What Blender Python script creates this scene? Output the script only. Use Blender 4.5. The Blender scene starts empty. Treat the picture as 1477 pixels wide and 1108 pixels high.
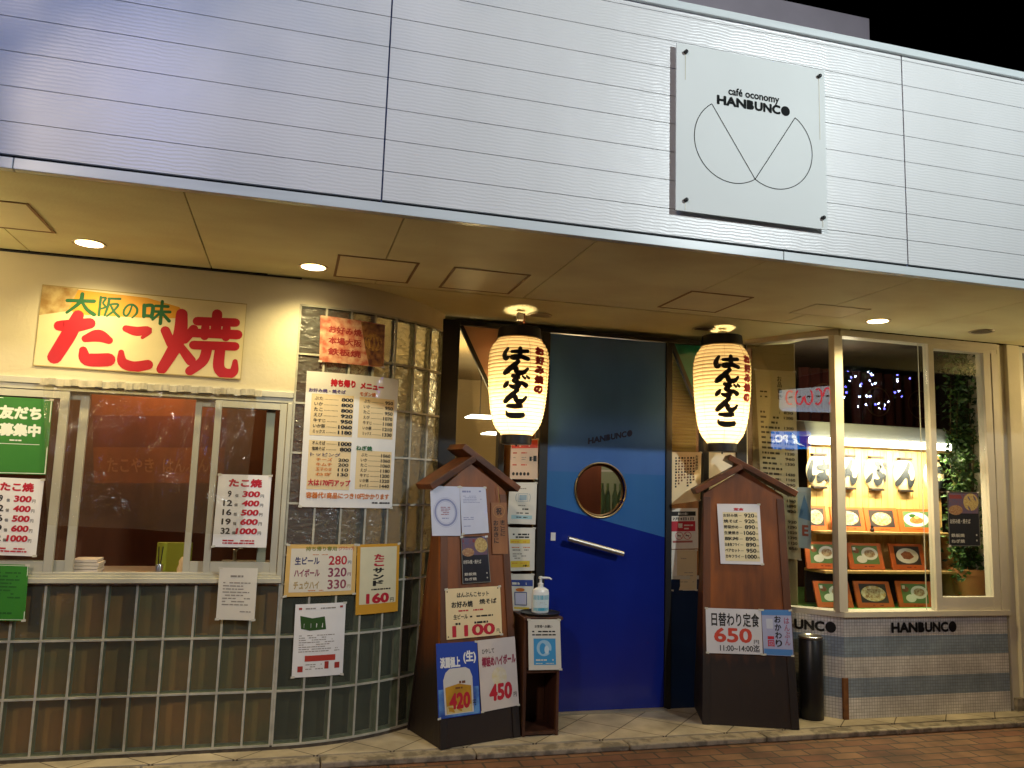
import bpy, math, random
from math import sin, cos, pi, radians
from mathutils import Vector as V, Matrix
from mathutils.geometry import tessellate_polygon
rnd = random.Random(7)
S = bpy.context.scene
COL = S.collection
H = 1.545                      # camera height above the street; all coordinates below are relative to the camera's height

# ------------------------------------------------------------------ camera
F, YAW, PITCH, ROLL = 1159.1452, 0.265506, 0.128375, 0.031309
def _rot():
    cy, sy, cp, sp = cos(YAW), sin(YAW), cos(PITCH), sin(PITCH)
    f = V((sy*cp, cy*cp, sp)); r = V((cy, -sy, 0)); u = r.cross(f)
    c, s = cos(ROLL), sin(ROLL)
    return c*r + s*u, -s*r + c*u, f
CR, CU, CF = _rot()
cam = bpy.data.cameras.new('camera'); cam.lens = F/1477*36; cam.sensor_width = 36; cam.clip_end = 300; cam.clip_start = .05
co = bpy.data.objects.new('camera', cam); COL.objects.link(co); S.camera = co
M = Matrix.Identity(4)
for i in range(3):
    M[i][0], M[i][1], M[i][2] = CR[i], CU[i], -CF[i]
M[2][3] = H
co.matrix_world = M

# ------------------------------------------------------------------ world, lights of the street
w = bpy.data.worlds.new("World"); S.world = w; w.use_nodes = True
nt = w.node_tree; bg = nt.nodes['Background']; sky = nt.nodes.new('ShaderNodeTexSky'); sky.sky_type = 'NISHITA'; sky.sun_disc = False
sky.sun_elevation = radians(-7); sky.sun_rotation = radians(200)
nt.links.new(sky.outputs[0], bg.inputs[0]); bg.inputs[1].default_value = .05
S.view_settings.view_transform = 'Standard'; S.view_settings.look = 'None'; S.view_settings.exposure = .22; S.view_settings.gamma = 1
S.cycles.max_bounces = 10; S.cycles.transparent_max_bounces = 16; S.cycles.transmission_bounces = 8; S.cycles.sample_clamp_indirect = 4
S.cycles.caustics_reflective = False; S.cycles.caustics_refractive = False
def light(name, kind, loc, power, col, radius=.05, aim=None, cone=None, blend=.5):
    l = bpy.data.lights.new(name, kind); l.energy = power; l.color = col
    if kind == 'SUN': l.angle = radians(radius)
    else: l.shadow_soft_size = radius
    o = bpy.data.objects.new(name, l); COL.objects.link(o); o.location = (loc[0], loc[1], loc[2]+H)
    if aim is not None: o.rotation_euler = (V(aim)-V(loc)).to_track_quat('-Z', 'Y').to_euler()
    if cone: l.spot_size = radians(cone); l.spot_blend = blend
    return o
light('moon_sun', 'SUN', (0, 0, 30), .02, (.8, .88, 1), .5, aim=(-10, 25, 12))
STREET = (5.6, -2.4, 4.3)
light('street_lamp_light', 'SPOT', STREET, 1750, (.89, .98, 1), .07, aim=(2.6, 3.58, 3.4), cone=72, blend=1)
WARM = (-3.6, -3.2, 3.9)
light('warm_lamp_light', 'SPOT', WARM, 650, (1, .82, .66), .30, aim=(0, 3.58, 2.3), cone=90, blend=.9)
light('led_fill_light', 'POINT', (-.98, 1.95, 2.35), 26, (.22, .30, 1), .25)  # blue fill without a fixture, set off from the left tree's bulbs

# ------------------------------------------------------------------ rays from the camera, used to measure real planes
def ray(x, y): return CR*((x-738.5)/F) + CU*((554-y)/F) + CF
def onY(x, y, Y): d = ray(x, y); return d*(Y/d.y)
def onZ(x, y, Z): d = ray(x, y); return d*(Z/d.z)
def onP(x, y, p, n): d = ray(x, y); return d*(p.dot(n)/d.dot(n))
YW, YF, YD = 4.93, 3.581, 5.385         # shop wall, fascia, door wall
ZS, ZG, ZT = 1.224, -1.545, -1.505      # soffit, street, step top
ARC_R = 1.27
def arc(s, z, d=0):                     # the wall that curves into the entrance; s = length along it, d = distance out of it
    if s <= 0: return V((s, YW-d, z))
    t = s/ARC_R
    return V(((ARC_R+d)*sin(t), YW+ARC_R-(ARC_R+d)*cos(t), z))
def onArc(x, y):
    d = ray(x, y); lo, hi = -3.0, 1.15
    for _ in range(50):
        m = (lo+hi)/2; p = arc(m, 0)
        if p.x/p.y < d.x/d.y: lo = m
        else: hi = m
    p = arc(lo, 0); return lo, d.z*p.y/d.y

# ------------------------------------------------------------------ materials
def hexc(h): 
    h = h.lstrip('#'); return tuple(((int(h[i:i+2], 16)/255)/12.92 if int(h[i:i+2], 16) <= 10 else ((int(h[i:i+2], 16)/255+.055)/1.055)**2.4) for i in (0, 2, 4))
MATS = {}
def mat(name, col=(.5, .5, .5), rough=.6, var=0, vscale=(4, 4, 4), bump=0, bscale=None, metal=0, col2=None, spec=.5, emit=0, coat=0, detail=6, trans=0, ior=1.45, lo=.35, hi=.65):
    if name in MATS: return MATS[name]
    if isinstance(col, str): col = hexc(col)
    if isinstance(col2, str): col2 = hexc(col2)
    m = bpy.data.materials.new(name); m.use_nodes = True; n = m.node_tree.nodes; L = m.node_tree.links.new
    b = n['Principled BSDF']; b.inputs['Base Color'].default_value = (*col, 1); b.inputs['Roughness'].default_value = rough; b.inputs['Metallic'].default_value = metal
    b.inputs['Specular IOR Level'].default_value = spec; b.inputs['Coat Weight'].default_value = coat; b.inputs['Transmission Weight'].default_value = trans; b.inputs['IOR'].default_value = ior
    if emit: b.inputs['Emission Color'].default_value = (*col, 1); b.inputs['Emission Strength'].default_value = emit
    if var or col2 or bump:
        tc = n.new('ShaderNodeTexCoord')
        def noise(sc):
            mp = n.new('ShaderNodeMapping'); mp.inputs['Scale'].default_value = sc; L(tc.outputs['Object'], mp.inputs[0])
            nz = n.new('ShaderNodeTexNoise'); nz.inputs['Scale'].default_value = 1; nz.inputs['Detail'].default_value = detail; L(mp.outputs[0], nz.inputs[0]); return nz
        if var or col2:
            nz = noise(vscale); rp = n.new('ShaderNodeValToRGB'); L(nz.outputs[0], rp.inputs[0])
            c2 = col2 or tuple(max(0, c*(1-var)) for c in col)
            rp.color_ramp.elements[0].position = lo; rp.color_ramp.elements[1].position = hi
            rp.color_ramp.elements[0].color = (*c2, 1); rp.color_ramp.elements[1].color = (*col, 1); L(rp.outputs[0], b.inputs['Base Color'])
        if bump:
            nb = noise(bscale or vscale); bp = n.new('ShaderNodeBump'); bp.inputs['Strength'].default_value = bump; bp.inputs['Distance'].default_value = .01
            L(nb.outputs[0], bp.inputs['Height']); L(bp.outputs[0], b.inputs['Normal'])
    MATS[name] = m; return m
def nodes_mat(name, fn):
    if name in MATS: return MATS[name]
    m = bpy.data.materials.new(name); m.use_nodes = True; fn(m.node_tree.nodes, m.node_tree.links.new); MATS[name] = m; return m
def paper(col, name=None): return mat(name or 'paper_'+str(col), col, .45, var=.06, vscale=(9, 9, 9), coat=.3)
def ink(col): return mat('ink_'+str(col), col, .55)

def fresnel(n, L, ior):        # the same reflectance from either side of a thin sheet
    f = n.new('ShaderNodeFresnel'); ge = n.new('ShaderNodeNewGeometry'); mr = n.new('ShaderNodeMapRange'); mr.inputs['To Min'].default_value = ior; mr.inputs['To Max'].default_value = 1/ior
    L(ge.outputs['Backfacing'], mr.inputs['Value']); L(mr.outputs[0], f.inputs[0]); return f
def _glass(tint, k, extra=0):
    def fn(n, L):
        n.remove(n['Principled BSDF']); o = n['Material Output']
        t = n.new('ShaderNodeBsdfTransparent'); t.inputs[0].default_value = (*tint, 1)
        g = n.new('ShaderNodeBsdfGlossy'); g.inputs['Roughness'].default_value = 0
        f = fresnel(n, L, k)
        mx = n.new('ShaderNodeMixShader'); L(f.outputs[0], mx.inputs[0]); L(t.outputs[0], mx.inputs[1]); L(g.outputs[0], mx.inputs[2]); L(mx.outputs[0], o.inputs[0])
    return fn
GLASS = nodes_mat('window_glass', _glass((.93, .95, .93), 1.45))
def _vinyl(n, L):
    n.remove(n['Principled BSDF']); o = n['Material Output']
    tc = n.new('ShaderNodeTexCoord'); mp = n.new('ShaderNodeMapping'); mp.inputs['Scale'].default_value = (9, 9, 3); L(tc.outputs['Object'], mp.inputs[0])
    nz = n.new('ShaderNodeTexNoise'); nz.inputs['Scale'].default_value = 1; nz.inputs['Detail'].default_value = 4; nz.inputs['Distortion'].default_value = 1.2; L(mp.outputs[0], nz.inputs[0])
    bp = n.new('ShaderNodeBump'); bp.inputs['Strength'].default_value = 1; bp.inputs['Distance'].default_value = .05; L(nz.outputs[0], bp.inputs['Height'])
    t = n.new('ShaderNodeBsdfTransparent'); t.inputs[0].default_value = (.96, .95, .9, 1)
    g = n.new('ShaderNodeBsdfGlossy'); g.inputs['Roughness'].default_value = .12; L(bp.outputs[0], g.inputs['Normal'])
    d = n.new('ShaderNodeBsdfDiffuse'); d.inputs[0].default_value = (.62, .46, .28, 1)
    f = fresnel(n, L, 1.5); L(bp.outputs[0], f.inputs[1])
    m1 = n.new('ShaderNodeMixShader'); m1.inputs[0].default_value = .06; L(t.outputs[0], m1.inputs[1]); L(d.outputs[0], m1.inputs[2])
    mx = n.new('ShaderNodeMixShader'); L(f.outputs[0], mx.inputs[0]); L(m1.outputs[0], mx.inputs[1]); L(g.outputs[0], mx.inputs[2]); L(mx.outputs[0], o.inputs[0])
VINYL = nodes_mat('clear_vinyl', _vinyl)
def _block(n, L):
    b = n['Principled BSDF']; b.inputs['Base Color'].default_value = (.80, .86, .78, 1); b.inputs['Transmission Weight'].default_value = .91; b.inputs['Roughness'].default_value = .2; b.inputs['IOR'].default_value = 1.33
    tc = n.new('ShaderNodeTexCoord'); mp = n.new('ShaderNodeMapping'); mp.inputs['Scale'].default_value = (16, 16, 26); L(tc.outputs['Object'], mp.inputs[0])
    nz = n.new('ShaderNodeTexNoise'); nz.inputs['Scale'].default_value = 1; nz.inputs['Detail'].default_value = 3; nz.inputs['Distortion'].default_value = .6; L(mp.outputs[0], nz.inputs[0])
    bp = n.new('ShaderNodeBump'); bp.inputs['Strength'].default_value = .85; bp.inputs['Distance'].default_value = .02; L(nz.outputs[0], bp.inputs['Height']); L(bp.outputs[0], b.inputs['Normal'])
BLOCK = nodes_mat('glass_block', _block)
def _face(n, L):
    n.remove(n['Principled BSDF']); o = n['Material Output']
    tc = n.new('ShaderNodeTexCoord'); mp = n.new('ShaderNodeMapping'); mp.inputs['Scale'].default_value = (22, 22, 34); L(tc.outputs['Object'], mp.inputs[0])
    nz = n.new('ShaderNodeTexNoise'); nz.inputs['Scale'].default_value = 1; nz.inputs['Detail'].default_value = 3; L(mp.outputs[0], nz.inputs[0])
    bp = n.new('ShaderNodeBump'); bp.inputs['Strength'].default_value = .5; bp.inputs['Distance'].default_value = .02; L(nz.outputs[0], bp.inputs['Height'])
    t = n.new('ShaderNodeBsdfTransparent'); t.inputs[0].default_value = (.78, .80, .70, 1)
    d = n.new('ShaderNodeBsdfDiffuse'); d.inputs[0].default_value = (.26, .29, .22, 1)
    m1 = n.new('ShaderNodeMixShader'); m1.inputs[0].default_value = .19; L(t.outputs[0], m1.inputs[1]); L(d.outputs[0], m1.inputs[2])
    g = n.new('ShaderNodeBsdfGlossy'); g.inputs['Roughness'].default_value = .12; L(bp.outputs[0], g.inputs['Normal'])
    f = fresnel(n, L, 1.4); L(bp.outputs[0], f.inputs[1])
    mx = n.new('ShaderNodeMixShader'); L(f.outputs[0], mx.inputs[0]); L(m1.outputs[0], mx.inputs[1]); L(g.outputs[0], mx.inputs[2]); L(mx.outputs[0], o.inputs[0])
BFACE = nodes_mat('glass_block_face', _face)
def _lantern(n, L):
    n.remove(n['Principled BSDF']); o = n['Material Output']
    tc = n.new('ShaderNodeTexCoord'); nz = n.new('ShaderNodeTexNoise'); nz.inputs['Scale'].default_value = 30; L(tc.outputs['Object'], nz.inputs[0])
    rp = n.new('ShaderNodeValToRGB'); rp.color_ramp.elements[0].color = (.44, .345, .19, 1); rp.color_ramp.elements[1].color = (.54, .44, .27, 1); L(nz.outputs[0], rp.inputs[0])
    t = n.new('ShaderNodeBsdfTranslucent'); d = n.new('ShaderNodeBsdfDiffuse'); L(rp.outputs[0], t.inputs[0]); L(rp.outputs[0], d.inputs[0])
    mx = n.new('ShaderNodeMixShader'); mx.inputs[0].default_value = .62; L(d.outputs[0], mx.inputs[1]); L(t.outputs[0], mx.inputs[2]); L(mx.outputs[0], o.inputs[0])
LPAPER = nodes_mat('lantern_paper', _lantern)
def _brick(col1, col2, mortar, scale, bw, bh, msize, rot=0, off=.5, uv=False, rough=.8, bump=.4, noise=.5):
    def fn(n, L):
        b = n['Principled BSDF']; b.inputs['Roughness'].default_value = rough
        tc = n.new('ShaderNodeTexCoord'); mp = n.new('ShaderNodeMapping'); mp.inputs['Rotation'].default_value = (0, 0, rot); L(tc.outputs['UV' if uv else 'Object'], mp.inputs[0])
        br = n.new('ShaderNodeTexBrick'); br.inputs['Scale'].default_value = scale; br.inputs['Brick Width'].default_value = bw; br.inputs['Row Height'].default_value = bh
        br.inputs['Mortar Size'].default_value = msize; br.offset = off; br.inputs['Color1'].default_value = (*col1, 1); br.inputs['Color2'].default_value = (*col2, 1); br.inputs['Mortar'].default_value = (*mortar, 1); br.inputs['Bias'].default_value = 0
        L(mp.outputs[0], br.inputs[0])
        nz = n.new('ShaderNodeTexNoise'); nz.inputs['Scale'].default_value = 5; nz.inputs['Detail'].default_value = 8; L(tc.outputs['Object'], nz.inputs[0])
        rp = n.new('ShaderNodeValToRGB'); rp.color_ramp.elements[0].position = .3; rp.color_ramp.elements[1].position = .7
        rp.color_ramp.elements[0].color = (1-noise, 1-noise, 1-noise, 1); rp.color_ramp.elements[1].color = (1.1, 1.1, 1.1, 1); L(nz.outputs[0], rp.inputs[0])
        mx = n.new('ShaderNodeMix'); mx.data_type = 'RGBA'; mx.blend_type = 'MULTIPLY'; mx.inputs[0].default_value = 1; L(br.outputs[0], mx.inputs[6]); L(rp.outputs[0], mx.inputs[7]); L(mx.outputs[2], b.inputs['Base Color'])
        bp = n.new('ShaderNodeBump'); bp.inputs['Strength'].default_value = bump; bp.inputs['Distance'].default_value = .004; bp.invert = True; L(br.outputs['Fac'], bp.inputs['Height']); L(bp.outputs[0], b.inputs['Normal'])
    return fn
SIDING = mat('white_siding', (.70, .71, .71), .32, var=.05, vscale=(.8, 1, 2), bump=.55, bscale=(5, 1, 75), detail=3)
def _siding(n, L):
    b = n['Principled BSDF']; b.inputs['Base Color'].default_value = (.70, .71, .71, 1); b.inputs['Roughness'].default_value = .34
    tc = n.new('ShaderNodeTexCoord'); mp = n.new('ShaderNodeMapping'); mp.inputs['Scale'].default_value = (1.1, 1, 1); L(tc.outputs['Object'], mp.inputs[0])
    wv = n.new('ShaderNodeTexWave'); wv.wave_type = 'BANDS'; wv.bands_direction = 'Z'; wv.inputs['Scale'].default_value = 19; wv.inputs['Distortion'].default_value = 5; wv.inputs['Detail'].default_value = 3; wv.inputs['Detail Scale'].default_value = .55
    L(mp.outputs[0], wv.inputs[0])
    bp = n.new('ShaderNodeBump'); bp.inputs['Strength'].default_value = .16; bp.inputs['Distance'].default_value = .005; L(wv.outputs['Fac'], bp.inputs['Height']); L(bp.outputs[0], b.inputs['Normal'])
    m2 = n.new('ShaderNodeMapping'); m2.inputs['Scale'].default_value = (2.4, 1, .9); L(tc.outputs['Object'], m2.inputs[0]); nz = n.new('ShaderNodeTexNoise'); nz.inputs['Scale'].default_value = 1.5; nz.inputs['Detail'].default_value = 9; L(m2.outputs[0], nz.inputs[0])
    rp = n.new('ShaderNodeValToRGB'); rp.color_ramp.elements[0].position = .25; rp.color_ramp.elements[0].color = (.63, .64, .63, 1); rp.color_ramp.elements[1].color = (.70, .71, .71, 1); L(nz.outputs[0], rp.inputs[0]); L(rp.outputs[0], b.inputs['Base Color'])
SIDING = nodes_mat('wavy_white_siding', _siding)
CAPM = mat('cap_metal', (.62, .68, .68), .3, var=.1, vscale=(2, 2, 20))
GAP = mat('dark_gap', (.02, .02, .025), .8)
SOFFIT = mat('soffit_board', (.82, .80, .50), .75, col2=(.66, .60, .35), vscale=(1.3, 2.2, 2), detail=9, lo=.3, hi=.6, bump=.15, bscale=(60, 60, 60))
WALL = mat('wall_plaster', (.66, .60, .44), .7, var=.12, vscale=(1.5, 1.5, 2.5), bump=.12, bscale=(40, 40, 40))
FRAME = mat('aluminium_frame', (.52, .50, .40), .4, var=.15, vscale=(6, 6, 3))
CREAM = mat('cream_frame', (.62, .56, .44), .45, var=.1, vscale=(5, 5, 3))
BLACK = mat('black_frame', (.012, .011, .011), .45, var=.3, vscale=(5, 5, 5))
GROUT = mat('grey_grout', (.50, .48, .39), .8, var=.3, vscale=(12, 12, 12), bump=.2, bscale=(60, 60, 60))
def _board(c1, c2, dark):      # stained board: vertical grain, worn patches and a damp stain with a ragged edge near its foot
    def fn(n, L):
        b = n['Principled BSDF']; b.inputs['Roughness'].default_value = .5; tc = n.new('ShaderNodeTexCoord')
        def nz(sc, d=8):
            mp = n.new('ShaderNodeMapping'); mp.inputs['Scale'].default_value = sc; L(tc.outputs['Object'], mp.inputs[0]); z = n.new('ShaderNodeTexNoise'); z.inputs['Scale'].default_value = 1; z.inputs['Detail'].default_value = d; L(mp.outputs[0], z.inputs[0]); return z
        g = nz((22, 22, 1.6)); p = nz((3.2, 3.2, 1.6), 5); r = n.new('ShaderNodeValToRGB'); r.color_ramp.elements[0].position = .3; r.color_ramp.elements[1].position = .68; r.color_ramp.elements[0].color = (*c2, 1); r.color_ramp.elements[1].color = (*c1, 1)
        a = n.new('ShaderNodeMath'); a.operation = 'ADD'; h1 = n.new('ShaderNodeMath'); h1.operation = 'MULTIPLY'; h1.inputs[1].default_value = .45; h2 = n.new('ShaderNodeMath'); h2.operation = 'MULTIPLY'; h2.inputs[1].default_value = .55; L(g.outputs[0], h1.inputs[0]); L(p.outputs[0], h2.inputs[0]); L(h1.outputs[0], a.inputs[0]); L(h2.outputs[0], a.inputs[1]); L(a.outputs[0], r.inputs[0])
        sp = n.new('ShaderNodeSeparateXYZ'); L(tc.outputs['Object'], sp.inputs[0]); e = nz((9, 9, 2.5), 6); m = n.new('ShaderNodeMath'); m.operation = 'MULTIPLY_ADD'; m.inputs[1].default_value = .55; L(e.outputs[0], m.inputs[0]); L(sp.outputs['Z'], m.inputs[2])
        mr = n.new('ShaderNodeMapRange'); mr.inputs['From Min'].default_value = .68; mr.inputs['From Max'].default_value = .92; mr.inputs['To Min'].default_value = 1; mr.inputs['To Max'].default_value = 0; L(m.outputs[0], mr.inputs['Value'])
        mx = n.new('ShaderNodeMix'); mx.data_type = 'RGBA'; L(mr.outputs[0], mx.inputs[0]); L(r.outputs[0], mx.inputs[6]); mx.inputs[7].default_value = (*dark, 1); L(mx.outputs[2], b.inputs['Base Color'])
        bp = n.new('ShaderNodeBump'); bp.inputs['Strength'].default_value = .3; bp.inputs['Distance'].default_value = .006; L(g.outputs[0], bp.inputs['Height']); L(bp.outputs[0], b.inputs['Normal'])
    return fn
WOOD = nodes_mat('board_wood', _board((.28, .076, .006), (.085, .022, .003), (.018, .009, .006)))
WOODD = nodes_mat('board_wood_dark', _board((.14, .042, .009), (.05, .015, .005), (.014, .008, .006)))
PLANK = mat('roof_wood', (.16, .046, .010), .5, col2=(.06, .02, .008), vscale=(4, 8, 8), bump=.2, bscale=(6, 40, 40), detail=8)
PINE = mat('pine_panel', (.72, .47, .17), .5, col2=(.58, .34, .10), vscale=(14, 14, 1.2), detail=8)
STEEL = mat('brushed_steel', (.55, .55, .55), .28, metal=1)
BRASS = mat('worn_brass', (.45, .33, .16), .3, metal=1)
PLASTIC = mat('black_plastic', (.012, .012, .013), .35)

# ------------------------------------------------------------------ mesh helpers
class MB:
    def __init__(s): s.v = []; s.f = []; s.m = []; s.mats = []
    def mi(s, m):
        if m not in s.mats: s.mats.append(m)
        return s.mats.index(m)
    def face(s, pts, m):
        b = len(s.v); s.v += [tuple(p) for p in pts]; s.f.append(tuple(range(b, b+len(pts)))); s.m.append(s.mi(m)); return s
    def add(s, vs, fs, m):
        b = len(s.v); k = s.mi(m); s.v += [tuple(p) for p in vs]
        for f in fs: s.f.append(tuple(b+i for i in f)); s.m.append(k)
        return s
    def hexa(s, a, m):            # eight corners: bottom four ccw, top four ccw
        return s.add(a, [(3, 2, 1, 0), (4, 5, 6, 7), (0, 1, 5, 4), (1, 2, 6, 5), (2, 3, 7, 6), (3, 0, 4, 7)], m)
    def box(s, x0, x1, y0, y1, z0, z1, m):
        return s.hexa([(x0, y0, z0), (x1, y0, z0), (x1, y1, z0), (x0, y1, z0), (x0, y0, z1), (x1, y0, z1), (x1, y1, z1), (x0, y1, z1)], m)
    def obox(s, o, a, b, c, m):   # corner o and three edge vectors
        o, a, b, c = V(o), V(a), V(b), V(c)
        return s.hexa([o, o+a, o+a+b, o+b, o+c, o+a+c, o+a+b+c, o+b+c], m)
    def prism(s, pts, d, m):      # polygon swept along d
        d = V(d); n = len(pts); p = [V(q) for q in pts]
        return s.add(p+[q+d for q in p], [tuple(range(n-1, -1, -1)), tuple(range(n, 2*n))]+[(i, (i+1) % n, n+(i+1) % n, n+i) for i in range(n)], m)
    def tube(s, pts, r, m, n=10, cap=True):
        P = [V(p) for p in pts]; R = r if isinstance(r, (list, tuple)) else [r]*len(P); vs = []; up = V((0, 0, 1))
        for i, p in enumerate(P):
            t = (P[min(i+1, len(P)-1)]-P[max(i-1, 0)]).normalized()
            a = t.cross(up if abs(t.z) < .9 else V((1, 0, 0))).normalized(); b = t.cross(a)
            vs += [p+a*(R[i]*cos(2*pi*k/n))+b*(R[i]*sin(2*pi*k/n)) for k in range(n)]
        fs = [(i*n+k, i*n+(k+1) % n, (i+1)*n+(k+1) % n, (i+1)*n+k) for i in range(len(P)-1) for k in range(n)]
        if cap: fs += [tuple(range(n-1, -1, -1)), tuple(range((len(P)-1)*n, len(P)*n))]
        return s.add(vs, fs, m)
    def lathe(s, c, prof, m, n=40, cap=True):   # prof: (radius, z) from bottom up
        vs = [(c[0]+r*cos(2*pi*k/n), c[1]+r*sin(2*pi*k/n), c[2]+z) for r, z in prof for k in range(n)]
        fs = [(i*n+k, i*n+(k+1) % n, (i+1)*n+(k+1) % n, (i+1)*n+k) for i in range(len(prof)-1) for k in range(n)]
        if cap: fs += [tuple(range(n-1, -1, -1)), tuple(range((len(prof)-1)*n, len(prof)*n))]
        return s.add(vs, fs, m)
    def ring(s, c, r, t, m, n=40):
        return s.tube([(c[0]+r*cos(2*pi*k/n), c[1]+r*sin(2*pi*k/n), c[2]) for k in range(n+1)], t, m, 5, False)
POS = {}
def mk(name, b, parent=None, smooth=False, bevel=0, uv=None):
    o0 = V((0, 0, 0)) if parent is None else POS[parent.name]
    if parent is None and b.v:      # origin at the middle of the base
        xs, ys, zs = zip(*b.v); o0 = V(((min(xs)+max(xs))/2, (min(ys)+max(ys))/2, min(zs)+H)) 
    me = bpy.data.meshes.new(name); me.from_pydata([(x-o0.x, y-o0.y, z+H-o0.z) for x, y, z in b.v], [], b.f)
    for m in b.mats: me.materials.append(m)
    me.polygons.foreach_set('material_index', b.m)
    if smooth: me.polygons.foreach_set('use_smooth', [True]*len(b.f))
    if uv:
        l = me.uv_layers.new(name='uv')
        for lp in me.loops: l.data[lp.index].uv = uv(b.v[lp.vertex_index])
    me.update(); o = bpy.data.objects.new(name, me); COL.objects.link(o)
    if smooth: me.set_sharp_from_angle(angle=radians(40))
    if bevel:
        md = o.modifiers.new('bevel', 'BEVEL'); md.width = bevel; md.segments = 2; md.limit_method = 'ANGLE'
    if parent is None: o.location = o0
    else: o.parent = parent
    POS[o.name] = o0
    return o
def tag(o, label=None, cat=None, group=None, kind=None):
    for k, v in (('label', label), ('category', cat), ('group', group), ('kind', kind)):
        if v: o[k] = v
    return o
def thing(name, label, cat, loc, group=None):
    o = bpy.data.objects.new(name, None); COL.objects.link(o); o.location = (loc[0], loc[1], loc[2]+H); o.empty_display_size = .1
    POS[o.name] = V(o.location)
    return tag(o, label, cat, group)

# ------------------------------------------------------------------ writing and printed sheets
_TC = {}
def glyphs(txt):
    if txt in _TC: return _TC[txt]
    c = bpy.data.curves.new('t', 'FONT'); c.body = txt; c.size = 1; c.resolution_u = 3; c.fill_mode = 'BOTH'
    o = bpy.data.objects.new('t', c); COL.objects.link(o); dg = bpy.context.evaluated_depsgraph_get()
    me = bpy.data.meshes.new_from_object(o.evaluated_get(dg)); bpy.data.objects.remove(o); bpy.data.curves.remove(c)
    vs = [(v.co.x, v.co.y) for v in me.vertices]; fs = [tuple(p.vertices) for p in me.polygons]; bpy.data.meshes.remove(me)
    cnt = {}
    for f in fs:
        for i in range(len(f)):
            a, b = f[i], f[(i+1) % len(f)]; k = (min(a, b), max(a, b)); cnt.setdefault(k, []).append((a, b))
    A = sum((vs[f[i]][0]*vs[f[(i+1) % len(f)]][1]-vs[f[(i+1) % len(f)]][0]*vs[f[i]][1]) for f in fs for i in range(len(f)))
    ed = [(e[0] if A > 0 else e[0][::-1]) for e in cnt.values() if len(e) == 1]
    _TC[txt] = (vs, fs, ed); return _TC[txt]
TAPEB = mat('sticky_tape', (.60, .57, .47), .15, coat=.5)
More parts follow.
